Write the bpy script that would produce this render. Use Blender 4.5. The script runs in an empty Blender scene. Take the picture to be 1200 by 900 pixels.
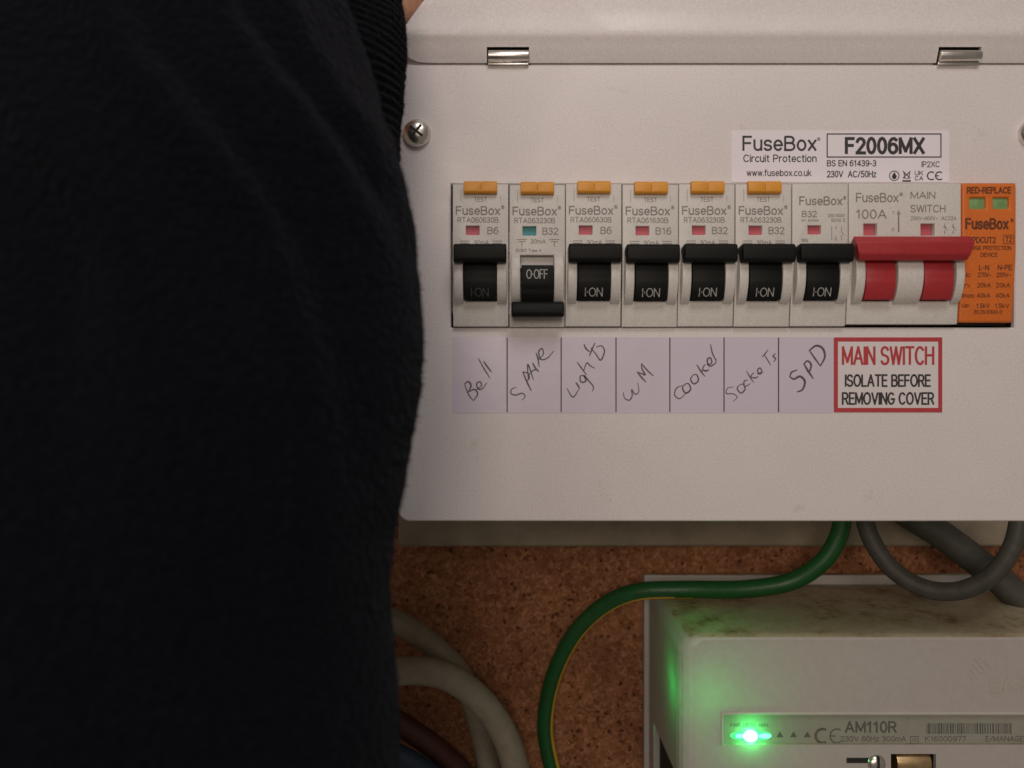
import bpy, bmesh, math, random
from mathutils import Vector, Matrix, noise

random.seed(4)
C = bpy.context.scene.collection
SC = bpy.context.scene
MM = 0.001
D = 272.0            # camera to front cover, mm
F = 1000.0           # focal length in pixels of the 1200 px wide photograph
PI = math.pi

# ------------------------------------------------------------------ camera
cam_d = bpy.data.cameras.new("camera")
cam = bpy.data.objects.new("camera", cam_d)
C.objects.link(cam)
cam.location = (0, -D * MM, 0)
cam.rotation_euler = (math.radians(90), 0, 0)
cam_d.lens = 4.2
cam_d.sensor_fit = 'HORIZONTAL'
cam_d.sensor_width = 4.2 * 1200 / F
cam_d.clip_start = 0.005
cam_d.clip_end = 50
cam_d.dof.use_dof = True
cam_d.dof.focus_distance = 0.291
cam_d.dof.aperture_fstop = 1.8
SC.camera = cam

# ------------------------------------------------------------------ world, lamps, exposure
world = bpy.data.worlds.new("World")
SC.world = world
world.use_nodes = True
bg = world.node_tree.nodes["Background"]
bg.inputs[0].default_value = (1.0, 0.86, 0.74, 1)
bg.inputs[1].default_value = 0.14


def area(name, loc, target, size, power, col):
    l = bpy.data.lights.new(name, 'AREA')
    l.shape = 'DISK'
    l.size = size
    l.energy = power
    l.color = col
    o = bpy.data.objects.new(name, l)
    C.objects.link(o)
    o.location = loc
    o.rotation_euler = (Vector(target) - Vector(loc)).to_track_quat('-Z', 'Y').to_euler()
    return o


area("ceiling_lamp", (0.07, -0.42, 0.46), (0.01, 0, 0.06), 0.24, 0.93, (1.0, 0.93, 0.91))
area("room_lamp", (-0.07, -1.10, 0.21), (0.05, 0, -0.05), 0.30, 2.5, (1.0, 0.82, 0.69))
area("added_left_fill", (-0.50, -1.15, 0.12), (0.05, 0, -0.08), 0.45, 1.7, (1.0, 0.82, 0.68))  # added fill from the left, brightens the meter's side wall

SC.cycles.use_denoising = True
SC.cycles.sample_clamp_indirect = 2.0
SC.cycles.sample_clamp_direct = 12.0
SC.view_settings.view_transform = 'Standard'
SC.view_settings.look = 'None'
SC.view_settings.gamma = 1.0
SC.view_settings.exposure = 0.0
SC.view_settings.use_curve_mapping = False


# ------------------------------------------------------------------ materials
def mat(name, col, rough=0.5, metal=0.0, var=0.06, vscale=120, bump=0.0, bscale=900, spec=0.5, sheen=0.0, coat=0.0, speck=None):
    m = bpy.data.materials.new(name)
    m.use_nodes = True
    nt = m.node_tree
    p = nt.nodes["Principled BSDF"]
    p.inputs["Roughness"].default_value = rough
    p.inputs["Metallic"].default_value = metal
    p.inputs["Specular IOR Level"].default_value = spec
    if sheen:
        p.inputs["Sheen Weight"].default_value = sheen
        p.inputs["Sheen Roughness"].default_value = 0.5
    if coat:
        p.inputs["Coat Weight"].default_value = coat
    tc = nt.nodes.new("ShaderNodeTexCoord")
    n = nt.nodes.new("ShaderNodeTexNoise")
    n.inputs["Scale"].default_value = vscale
    n.inputs["Detail"].default_value = 6
    n.inputs["Roughness"].default_value = 0.65
    nt.links.new(tc.outputs["Object"], n.inputs["Vector"])
    r = nt.nodes.new("ShaderNodeValToRGB")
    r.color_ramp.elements[0].position = 0.3
    r.color_ramp.elements[1].position = 0.7
    c0 = [max(0, c * (1 - var)) for c in col]
    c1 = [min(1, c * (1 + var)) for c in col]
    r.color_ramp.elements[0].color = (*c0, 1)
    r.color_ramp.elements[1].color = (*c1, 1)
    nt.links.new(n.outputs["Fac"], r.inputs["Fac"])
    nt.links.new(r.outputs["Color"], p.inputs["Base Color"])
    if bump:
        b = nt.nodes.new("ShaderNodeBump")
        b.inputs["Strength"].default_value = bump
        b.inputs["Distance"].default_value = 0.0003
        n2 = nt.nodes.new("ShaderNodeTexNoise")
        n2.inputs["Scale"].default_value = bscale
        n2.inputs["Detail"].default_value = 3
        nt.links.new(tc.outputs["Object"], n2.inputs["Vector"])
        nt.links.new(n2.outputs["Fac"], b.inputs["Height"])
        nt.links.new(b.outputs["Normal"], p.inputs["Normal"])
    return m


M = {}
M['panel'] = mat("white_powder_coat", (0.74, 0.70, 0.70), 0.42, var=0.025, vscale=40, bump=0.10, bscale=2200)
def add_wear(m, scale, r0, r1, spots=None):
    nt = m.node_tree
    p = nt.nodes["Principled BSDF"]
    tc = [n for n in nt.nodes if n.bl_idname == "ShaderNodeTexCoord"][0]
    n = nt.nodes.new("ShaderNodeTexNoise")
    n.inputs["Scale"].default_value = scale
    n.inputs["Detail"].default_value = 7
    n.inputs["Distortion"].default_value = 1.2
    nt.links.new(tc.outputs["Object"], n.inputs["Vector"])
    mr = nt.nodes.new("ShaderNodeMapRange")
    mr.inputs[1].default_value = 0.35
    mr.inputs[2].default_value = 0.65
    mr.inputs[3].default_value = r0
    mr.inputs[4].default_value = r1
    nt.links.new(n.outputs["Fac"], mr.inputs[0])
    nt.links.new(mr.outputs[0], p.inputs["Roughness"])
    g = nt.nodes.new("ShaderNodeTexNoise")
    g.inputs["Scale"].default_value = 1500
    g.inputs["Detail"].default_value = 2
    nt.links.new(tc.outputs["Object"], g.inputs["Vector"])
    gr = nt.nodes.new("ShaderNodeMapRange")
    gr.inputs[1].default_value = 0.3
    gr.inputs[2].default_value = 0.7
    gr.inputs[3].default_value = 0.92
    gr.inputs[4].default_value = 1.06
    nt.links.new(g.outputs["Fac"], gr.inputs[0])
    x = nt.nodes.new("ShaderNodeMix")
    x.data_type = 'RGBA'
    x.blend_type = 'MULTIPLY'
    x.inputs[0].default_value = 1
    nt.links.new(p.inputs["Base Color"].links[0].from_socket, x.inputs[6])
    nt.links.new(gr.outputs[0], x.inputs[7])
    nt.links.new(x.outputs[2], p.inputs["Base Color"])
    if spots:
        v = nt.nodes.new("ShaderNodeTexNoise")
        v.inputs["Scale"].default_value = spots
        v.inputs["Detail"].default_value = 8
        v.inputs["Roughness"].default_value = 0.8
        nt.links.new(tc.outputs["Object"], v.inputs["Vector"])
        r = nt.nodes.new("ShaderNodeValToRGB")
        r.color_ramp.elements[0].position = 0.60
        r.color_ramp.elements[1].position = 0.74
        r.color_ramp.elements[0].color = (1, 1, 1, 1)
        r.color_ramp.elements[1].color = (0.80, 0.76, 0.70, 1)
        nt.links.new(v.outputs["Fac"], r.inputs["Fac"])
        x = nt.nodes.new("ShaderNodeMix")
        x.data_type = 'RGBA'
        x.blend_type = 'MULTIPLY'
        x.inputs[0].default_value = 1
        src = p.inputs["Base Color"].links[0].from_socket
        nt.links.new(src, x.inputs[6])
        nt.links.new(r.outputs["Color"], x.inputs[7])
        nt.links.new(x.outputs[2], p.inputs["Base Color"])


add_wear(M['panel'], 22, 0.30, 0.52, 70)
M['board_shade_paint'] = mat("shaded_off_white", (0.30, 0.255, 0.185), 0.7, var=0.2, vscale=60, bump=0.4, bscale=600)  # off-white taken darker to hold the shade under the unit
M['housing'] = mat("breaker_plastic", (0.66, 0.64, 0.61), 0.45, var=0.02, vscale=60, bump=0.15, bscale=1500)
add_wear(M['housing'], 60, 0.36, 0.5, 160)
M['black'] = mat("black_plastic", (0.0055, 0.0062, 0.0058), 0.55, var=0.2, bump=0.2, bscale=1200, spec=0.22)
M['red_plastic'] = mat("red_plastic", (0.40, 0.028, 0.036), 0.42, var=0.06, bump=0.1)
M['amber'] = mat("amber_plastic", (0.75, 0.33, 0.035), 0.45, var=0.08, vscale=300, bump=0.15)
M['orange'] = mat("orange_plastic", (0.70, 0.165, 0.022), 0.5, var=0.04, vscale=80, bump=0.15)
M['flag_red'] = mat("red_flag", (0.52, 0.10, 0.13), 0.5, var=0.05)
M['flag_teal'] = mat("teal_flag", (0.03, 0.27, 0.30), 0.5, var=0.05)
M['win_green'] = mat("green_window", (0.20, 0.36, 0.14), 0.3, var=0.25, vscale=500)
add_wear(M['orange'], 60, 0.42, 0.55)
M['ink'] = mat("grey_ink", (0.23, 0.205, 0.19), 0.6, var=0.25, vscale=900)
M['ink_dark'] = mat("dark_ink", (0.035, 0.032, 0.034), 0.55, var=0.3, vscale=900)
M['ink_meter'] = mat("faded_black_ink", (0.075, 0.072, 0.06), 0.6, var=0.4, vscale=500)
M['ink_brown'] = mat("brown_ink", (0.13, 0.035, 0.01), 0.6, var=0.2, vscale=900)
M['ink_red'] = mat("red_ink", (0.47, 0.05, 0.06), 0.45, var=0.1, vscale=500)
M['ink_white'] = mat("white_ink", (0.42, 0.42, 0.40), 0.6, var=0.2, vscale=900)
M['ink_faint'] = mat("worn_white_ink", (0.06, 0.06, 0.06), 0.6, var=0.3, vscale=900)
add_wear(M['red_plastic'], 80, 0.34, 0.5)
M['pen'] = mat("pen_ink", (0.105, 0.085, 0.105), 0.5, var=0.45, vscale=700)
M['sticker'] = mat("sticker_film", (0.86, 0.82, 0.88), 0.25, var=0.02, vscale=50, bump=0.2, bscale=120)
M['label_paper'] = mat("label_paper", (0.65, 0.59, 0.70), 0.3, var=0.02, vscale=50, bump=0.25, bscale=150)
M['warn_paper'] = mat("warning_sticker", (0.74, 0.70, 0.72), 0.3, var=0.02, vscale=50, bump=0.1, bscale=150)
M['chrome'] = mat("plated_steel", (0.78, 0.75, 0.71), 0.3, metal=1.0, var=0.12, vscale=400)
M['dark_gap'] = mat("dark_interior", (0.02, 0.018, 0.016), 0.8)
M['brass'] = mat("brass", (0.70, 0.52, 0.28), 0.4, metal=1.0, var=0.2, vscale=400)
M['earth'] = mat("green_insulation", (0.010, 0.095, 0.022), 0.42, var=0.15, vscale=250, bump=0.25, bscale=1500)
M['stripe'] = mat("yellow_insulation", (0.72, 0.42, 0.04), 0.4, var=0.15, vscale=250)
M['dark_cable'] = mat("dark_grey_sheath", (0.058, 0.058, 0.048), 0.6, var=0.25, vscale=200, bump=0.3, bscale=700)
M['grey_cable'] = mat("grey_sheath", (0.26, 0.23, 0.17), 0.6, var=0.15, vscale=200, bump=0.3, bscale=700)
M['brown_cable'] = mat("brown_sheath", (0.06, 0.017, 0.010), 0.6, var=0.2, vscale=200, bump=0.3, bscale=700)
M['blue_cable'] = mat("blue_sheath", (0.014, 0.03, 0.05), 0.6, var=0.2, vscale=200, bump=0.3, bscale=700)
M['logo'] = mat("moulded_grey_plastic", (0.45, 0.42, 0.385), 0.5, var=0.05)


def wool(name, col, bump_s):
    m = mat(name, col, 0.95, var=0.35, vscale=700, spec=0.05, sheen=0.035)
    nt = m.node_tree
    p = nt.nodes["Principled BSDF"]
    tc = [n for n in nt.nodes if n.bl_idname == "ShaderNodeTexCoord"][0]
    v = nt.nodes.new("ShaderNodeTexVoronoi")
    v.inputs["Scale"].default_value = 620
    b = nt.nodes.new("ShaderNodeBump")
    b.inputs["Strength"].default_value = bump_s
    b.inputs["Distance"].default_value = 0.0008
    nt.links.new(tc.outputs["Object"], v.inputs["Vector"])
    nt.links.new(v.outputs["Distance"], b.inputs["Height"])
    nt.links.new(b.outputs["Normal"], p.inputs["Normal"])
    p.inputs["Sheen Tint"].default_value = (0.75, 0.8, 1, 1)
    return m


M['wool'] = wool("black_wool", (0.0032, 0.0040, 0.0062), 0.8)
M['fibre'] = mat("wool_fibre", (0.017, 0.0185, 0.0255), 0.9, var=0.4, vscale=300, spec=0.05)
M['rib_wool'] = wool("black_rib_knit", (0.0040, 0.0045, 0.0062), 0.6)
M['skin'] = mat("skin", (0.62, 0.36, 0.24), 0.5, var=0.15, vscale=220, bump=0.6, bscale=500)
M['skin'].node_tree.nodes["Principled BSDF"].inputs["Subsurface Weight"].default_value = 0.1
M['skin'].node_tree.nodes["Principled BSDF"].inputs["Subsurface Scale"].default_value = 0.002

# chipboard: pressed wood particles
m = bpy.data.materials.new("chipboard")
m.use_nodes = True
nt = m.node_tree
p = nt.nodes["Principled BSDF"]
p.inputs["Roughness"].default_value = 0.85
p.inputs["Specular IOR Level"].default_value = 0.2
tc = nt.nodes.new("ShaderNodeTexCoord")
warp = nt.nodes.new("ShaderNodeTexNoise")
warp.inputs["Scale"].default_value = 500
mixv = nt.nodes.new("ShaderNodeVectorMath")
mixv.operation = 'MULTIPLY_ADD'
mixv.inputs[1].default_value = (0.0022, 0.0022, 0.0022)
nt.links.new(tc.outputs["Object"], warp.inputs["Vector"])
nt.links.new(warp.outputs["Color"], mixv.inputs[0])
nt.links.new(tc.outputs["Object"], mixv.inputs[2])


def vor(scale):
    v = nt.nodes.new("ShaderNodeTexVoronoi")
    v.inputs["Scale"].default_value = scale
    nt.links.new(mixv.outputs[0], v.inputs["Vector"])
    s = nt.nodes.new("ShaderNodeSeparateColor")
    nt.links.new(v.outputs["Color"], s.inputs[0])
    return s


def ramp(src, stops):
    r = nt.nodes.new("ShaderNodeValToRGB")
    e = r.color_ramp.elements
    while len(e) < len(stops):
        e.new(0.5)
    for k, (pos, col) in enumerate(stops):
        e[k].position = pos
        e[k].color = (*col, 1)
    nt.links.new(src, r.inputs["Fac"])
    return r


def mixc(fac, a, b, mode='MIX'):
    x = nt.nodes.new("ShaderNodeMix")
    x.data_type = 'RGBA'
    x.blend_type = mode
    if isinstance(fac, float):
        x.inputs[0].default_value = fac
    else:
        nt.links.new(fac, x.inputs[0])
    nt.links.new(a, x.inputs[6])
    nt.links.new(b, x.inputs[7])
    return x.outputs[2]


chips = ramp(vor(900).outputs[0], [(0.0, (0.27, 0.105, 0.050)), (0.35, (0.33, 0.142, 0.068)), (0.7, (0.39, 0.175, 0.085)), (1.0, (0.48, 0.25, 0.135))])
chips2 = ramp(vor(330).outputs[1], [(0.0, (0.72, 0.68, 0.62)), (0.5, (1, 1, 1)), (0.9, (1.0, 1.0, 1.0)), (1.0, (1.2, 1.25, 1.3))])
specks = ramp(vor(800).outputs[2], [(0.0, (0.3, 0.25, 0.2)), (0.035, (0.45, 0.4, 0.35)), (0.05, (1, 1, 1)), (1.0, (1, 1, 1))])
big = nt.nodes.new("ShaderNodeTexNoise")
big.inputs["Scale"].default_value = 28
big.inputs["Detail"].default_value = 4
nt.links.new(tc.outputs["Object"], big.inputs["Vector"])
blot = ramp(big.outputs["Fac"], [(0.3, (0.72, 0.68, 0.68)), (0.7, (1.1, 1.1, 1.1))])
c = mixc(1.0, chips.outputs[0], chips2.outputs[0], 'MULTIPLY')
c = mixc(1.0, c, specks.outputs[0], 'MULTIPLY')
c = mixc(1.0, c, blot.outputs[0], 'MULTIPLY')
nt.links.new(c, p.inputs["Base Color"])
b = nt.nodes.new("ShaderNodeBump")
b.inputs["Strength"].default_value = 0.5
b.inputs["Distance"].default_value = 0.0004
nt.links.new(specks.outputs[0], b.inputs["Height"])
nt.links.new(b.outputs["Normal"], p.inputs["Normal"])
M['chipboard'] = m

# meter cover plastic: slightly translucent, dusty film and rust stains lying on its top, the film also standing in for light
m = bpy.data.materials.new("meter_plastic")
m.use_nodes = True
nt = m.node_tree
p = nt.nodes["Principled BSDF"]
p.inputs["Roughness"].default_value = 0.42
out = nt.nodes["Material Output"]
tc = nt.nodes.new("ShaderNodeTexCoord")
sep = nt.nodes.new("ShaderNodeSeparateXYZ")
nt.links.new(tc.outputs["Object"], sep.inputs[0])
geo = nt.nodes.new("ShaderNodeNewGeometry")
sepn = nt.nodes.new("ShaderNodeSeparateXYZ")
nt.links.new(geo.outputs["True Normal"], sepn.inputs[0])
n1 = nt.nodes.new("ShaderNodeTexNoise")
n1.inputs["Scale"].default_value = 95
n1.inputs["Detail"].default_value = 9
n1.inputs["Roughness"].default_value = 0.7
nt.links.new(tc.outputs["Object"], n1.inputs["Vector"])
stain = ramp(n1.outputs["Fac"], [(0.47, (0.0, 0.0, 0.0)), (0.66, (0.9, 0.9, 0.9))])
up = nt.nodes.new("ShaderNodeMath")
up.operation = 'GREATER_THAN'
up.inputs[1].default_value = 0.8
nt.links.new(sepn.outputs[2], up.inputs[0])
mul = nt.nodes.new("ShaderNodeMath")
mul.operation = 'MULTIPLY'
n3 = nt.nodes.new("ShaderNodeTexNoise")
n3.inputs["Scale"].default_value = 24
n3.inputs["Detail"].default_value = 3
nt.links.new(tc.outputs["Object"], n3.inputs["Vector"])
patch = ramp(n3.outputs["Fac"], [(0.40, (0, 0, 0)), (0.55, (1, 1, 1))])
stp = nt.nodes.new("ShaderNodeMath")
stp.operation = 'MULTIPLY'
nt.links.new(stain.outputs[0], stp.inputs[0])
nt.links.new(patch.outputs[0], stp.inputs[1])
nt.links.new(stp.outputs[0], mul.inputs[0])
nt.links.new(up.outputs[0], mul.inputs[1])
n2 = nt.nodes.new("ShaderNodeTexNoise")
n2.inputs["Scale"].default_value = 420
n2.inputs["Detail"].default_value = 5
nt.links.new(tc.outputs["Object"], n2.inputs["Vector"])
base = ramp(n2.outputs["Fac"], [(0.3, (0.55, 0.52, 0.49)), (0.7, (0.59, 0.56, 0.53))])
dirt = ramp(n2.outputs["Fac"], [(0.35, (0.15, 0.085, 0.022)), (0.65, (0.36, 0.26, 0.11))])
dust_and_light = ramp(n2.outputs["Fac"], [(0.3, (0.50, 0.44, 0.30)), (0.7, (0.62, 0.56, 0.40))])  # dust film; pale tan also stands in for light on the top
c = mixc(up.outputs[0], base.outputs[0], dust_and_light.outputs[0])
c = mixc(mul.outputs[0], c, dirt.outputs[0])
nt.links.new(c, p.inputs["Base Color"])
tr = nt.nodes.new("ShaderNodeBsdfTranslucent")
nt.links.new(c, tr.inputs["Color"])
ms = nt.nodes.new("ShaderNodeMixShader")
ms.inputs[0].default_value = 0.22
nt.links.new(p.outputs[0], ms.inputs[1])
nt.links.new(tr.outputs[0], ms.inputs[2])
nt.links.new(ms.outputs[0], out.inputs["Surface"])
M['meter'] = m

# clear strip window
m = bpy.data.materials.new("clear_plastic")
m.use_nodes = True
nt = m.node_tree
out = nt.nodes["Material Output"]
gl = nt.nodes.new("ShaderNodeBsdfDiffuse")
gl.inputs["Color"].default_value = (0.7, 0.72, 0.68, 1)
tp = nt.nodes.new("ShaderNodeBsdfTransparent")
tp.inputs["Color"].default_value = (0.95, 0.96, 0.94, 1)
ms = nt.nodes.new("ShaderNodeMixShader")
ms.inputs[0].default_value = 0.05
nt.links.new(tp.outputs[0], ms.inputs[1])
nt.links.new(gl.outputs[0], ms.inputs[2])
nt.links.new(ms.outputs[0], out.inputs["Surface"])
M['clear'] = m
M['rim'] = mat("frosted_plastic", (0.52, 0.51, 0.47), 0.35, var=0.05)
M['meter_label'] = mat("meter_label", (0.36, 0.35, 0.31), 0.4, var=0.12, vscale=120)


def emit(name, col, s):
    m = bpy.data.materials.new(name)
    m.use_nodes = True
    nt = m.node_tree
    p = nt.nodes["Principled BSDF"]
    p.inputs["Base Color"].default_value = (0.2, 0.6, 0.3, 1)
    p.inputs["Emission Color"].default_value = (*col, 1)
    p.inputs["Emission Strength"].default_value = s
    return m


M['led_core'] = emit("led_core", (0.07, 1.0, 0.22), 40.0)
M['led_side'] = emit("led_side", (0.10, 1.0, 0.42), 3.5)
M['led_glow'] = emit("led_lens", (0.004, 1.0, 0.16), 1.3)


# ------------------------------------------------------------------ mesh helpers (all in mm)
class MB:
    def __init__(s):
        s.v = []
        s.f = []
        s.fm = []

    def add(s, vs, fs, mi=0):
        o = len(s.v)
        s.v += [tuple(v) for v in vs]
        s.f += [tuple(i + o for i in f) for f in fs]
        s.fm += [mi] * len(fs)

    def box(s, x0, x1, y0, y1, z0, z1, mi=0):
        s.add([(x0, y0, z0), (x1, y0, z0), (x1, y1, z0), (x0, y1, z0), (x0, y0, z1), (x1, y0, z1), (x1, y1, z1), (x0, y1, z1)],
              [(0, 1, 5, 4), (1, 2, 6, 5), (2, 3, 7, 6), (3, 0, 4, 7), (4, 5, 6, 7), (3, 2, 1, 0)], mi)

    def rect(s, x0, x1, z0, z1, y, mi=0):
        s.add([(x0, y, z0), (x1, y, z0), (x1, y, z1), (x0, y, z1)], [(0, 1, 2, 3)], mi)

    def prism_x(s, prof, x0, x1, mi=0, x0t=None, x1t=None):
        """profile of (y, z) extruded along x"""
        n = len(prof)
        s.add([(x0, y, z) for y, z in prof] + [(x1, y, z) for y, z in prof],
              [(i, (i + 1) % n, n + (i + 1) % n, n + i) for i in range(n)] + [tuple(range(n))[::-1], tuple(range(n, 2 * n))], mi)

    def prism_y(s, prof, y0, y1, mi=0):
        """outline of (x, z) extruded along y"""
        n = len(prof)
        s.add([(x, y0, z) for x, z in prof] + [(x, y1, z) for x, z in prof],
              [(i, (i + 1) % n, n + (i + 1) % n, n + i) for i in range(n)] + [tuple(range(n)), tuple(range(n, 2 * n))[::-1]], mi)

    def disc(s, cx, cz, r, y, n=20, rz=None):
        rz = rz or r
        s.add([(cx + r * math.cos(2 * PI * k / n), y, cz + rz * math.sin(2 * PI * k / n)) for k in range(n)], [tuple(range(n))])

    def ribbon(s, pts, w, y):
        """flat stroke in the xz plane"""
        n = len(pts)
        vs = []
        for i in range(n):
            a = pts[max(0, i - 1)]
            b = pts[min(n - 1, i + 1)]
            dx, dz = b[0] - a[0], b[1] - a[1]
            l = math.hypot(dx, dz) or 1
            ww = w(i / max(1, n - 1)) if callable(w) else w
            nx, nz = -dz / l * ww / 2, dx / l * ww / 2
            vs += [(pts[i][0] + nx, y, pts[i][1] + nz), (pts[i][0] - nx, y, pts[i][1] - nz)]
        s.add(vs, [(2 * i + 1, 2 * i + 3, 2 * i + 2, 2 * i) for i in range(n - 1)])

    def plate(s, x0, x1, z0, z1, holes, y0, y1, yf=None, cuts=()):
        """slab with rectangular through holes (hx0,hx1,hz0,hz1); yf(z) adds to the front face's y"""
        xs = sorted({x0, x1} | {h[i] for h in holes for i in (0, 1)})
        zs = sorted({z0, z1} | {h[i] for h in holes for i in (2, 3)} | set(cuts))
        solid = {}
        for i in range(len(xs) - 1):
            for j in range(len(zs) - 1):
                cx, cz = (xs[i] + xs[i + 1]) / 2, (zs[j] + zs[j + 1]) / 2
                solid[i, j] = not any(h[0] < cx < h[1] and h[2] < cz < h[3] for h in holes)
        yf = yf or (lambda z: 0)
        idx = {}
        vs, fs = [], []

        def vid(i, j, k):
            if (i, j, k) not in idx:
                idx[i, j, k] = len(vs)
                vs.append((xs[i], (y0 + yf(zs[j])) if k == 0 else y1, zs[j]))
            return idx[i, j, k]
        for (i, j), ok in solid.items():
            if not ok:
                continue
            fs.append((vid(i, j, 0), vid(i + 1, j, 0), vid(i + 1, j + 1, 0), vid(i, j + 1, 0)))
            fs.append((vid(i, j, 1), vid(i, j + 1, 1), vid(i + 1, j + 1, 1), vid(i + 1, j, 1)))
            if not solid.get((i - 1, j)):
                fs.append((vid(i, j, 0), vid(i, j + 1, 0), vid(i, j + 1, 1), vid(i, j, 1)))
            if not solid.get((i + 1, j)):
                fs.append((vid(i + 1, j, 0), vid(i + 1, j, 1), vid(i + 1, j + 1, 1), vid(i + 1, j + 1, 0)))
            if not solid.get((i, j - 1)):
                fs.append((vid(i, j, 0), vid(i, j, 1), vid(i + 1, j, 1), vid(i + 1, j, 0)))
            if not solid.get((i, j + 1)):
                fs.append((vid(i, j + 1, 0), vid(i + 1, j + 1, 0), vid(i + 1, j + 1, 1), vid(i, j + 1, 1)))
        s.add(vs, fs)

    def tube(s, pts, r, n=20, stripe=None, cap=True):
        """round tube through dense pts (Vectors, mm); stripe(t) = angle of a band in material 1"""
        m = len(pts)
        vs, fs, ms = [], [], []
        for i in range(m):
            t = (pts[min(m - 1, i + 1)] - pts[max(0, i - 1)]).normalized()
            a = Vector((0, -1, 0))            # towards the viewer side
            a = (a - t * a.dot(t)).normalized()
            b = t.cross(a)
            rr = r(i / (m - 1)) if callable(r) else r
            for k in range(n):
                th = 2 * PI * k / n
                vs.append(pts[i] + a * rr * math.cos(th) + b * rr * math.sin(th))
        for i in range(m - 1):
            for k in range(n):
                k2 = (k + 1) % n
                fs.append((i * n + k, i * n + k2, (i + 1) * n + k2, (i + 1) * n + k))
                th = 360 * (k + 0.5) / n
                c0 = stripe(i / (m - 1)) if stripe else 0
                ms.append(1 if stripe and abs((th - c0 + 180) % 360 - 180) < 19 else 0)
        if cap:
            fs += [tuple(range(n))[::-1], tuple(range((m - 1) * n, m * n))]
            ms += [0, 0]
        o = len(s.v)
        s.v += [tuple(v) for v in vs]
        s.f += [tuple(i + o for i in f) for f in fs]
        s.fm += ms

    def mesh(s, name, mats, off=(0, 0, 0), bevel=0, seg=2, smooth=35, clean=True):
        bm = bmesh.new()
        bv = [bm.verts.new(((x - off[0]) * MM, (y - off[1]) * MM, (z - off[2]) * MM)) for x, y, z in s.v]
        for f, mi in zip(s.f, s.fm):
            try:
                nf = bm.faces.new([bv[i] for i in f])
                nf.material_index = mi
                nf.smooth = True
            except ValueError:
                pass
        if clean:
            bmesh.ops.recalc_face_normals(bm, faces=bm.faces[:])
        if bevel:
            bmesh.ops.dissolve_limit(bm, angle_limit=0.01, verts=bm.verts[:], edges=bm.edges[:])
            es = [e for e in bm.edges if len(e.link_faces) == 2 and e.calc_face_angle() > math.radians(28)]
            bmesh.ops.bevel(bm, geom=es, offset=bevel * MM, segments=seg, affect='EDGES', profile=0.6, clamp_overlap=True)
            for f in bm.faces:
                f.smooth = True
        me = bpy.data.meshes.new(name)
        bm.to_mesh(me)
        bm.free()
        me.set_sharp_from_angle(angle=math.radians(smooth))
        for m_ in (mats if isinstance(mats, (list, tuple)) else [mats]):
            me.materials.append(m_)
        return me


LOC = {}


def thing(name, label, cat, loc, group=None):
    o = bpy.data.objects.new(name, None)
    C.objects.link(o)
    o.empty_display_size = 0.01
    o.location = Vector(loc) * MM
    o["label"] = label
    o["category"] = cat
    if group:
        o["group"] = group
    LOC[o] = loc
    return o


def link(name, me, parent=None):
    o = bpy.data.objects.new(name, me)
    C.objects.link(o)
    if parent:
        o.parent = parent
        LOC[o] = LOC.get(parent, (0, 0, 0))
    return o


def part(name, mb, mats, parent, **k):
    return link(name, mb.mesh(name, mats, off=LOC.get(parent, (0, 0, 0)), **k), parent)


def tag(o, label, cat, group=None):
    o["label"] = label
    o["category"] = cat
    if group:
        o["group"] = group
    return o


def X(px, y=0.0):
    return (px - 600) * (D + y) / F


def Z(py, y=0.0):
    return (450 - py) * (D + y) / F


def P(px, py, y):
    return Vector((X(px, y), y, Z(py, y)))


def spline(pts, n=12):
    """Catmull-Rom through points (tuples or Vectors)"""
    pts = [Vector(p) for p in pts]
    out = []
    q = [pts[0] * 2 - pts[1]] + pts + [pts[-1] * 2 - pts[-2]]
    for i in range(1, len(q) - 2):
        p0, p1, p2, p3 = q[i - 1:i + 3]
        for k in range(n):
            t = k / n
            out.append(0.5 * ((2 * p1) + (p2 - p0) * t + (2 * p0 - 5 * p1 + 4 * p2 - p3) * t * t + (3 * p1 - p0 - 3 * p2 + p3) * t ** 3))
    out.append(pts[-1])
    return out


def A(cx, cy, rx, ry, a0, a1, n=10):
    return [(cx + rx * math.cos(math.radians(a0 + (a1 - a0) * k / n)), cy + ry * math.sin(math.radians(a0 + (a1 - a0) * k / n))) for k in range(n + 1)]


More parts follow.
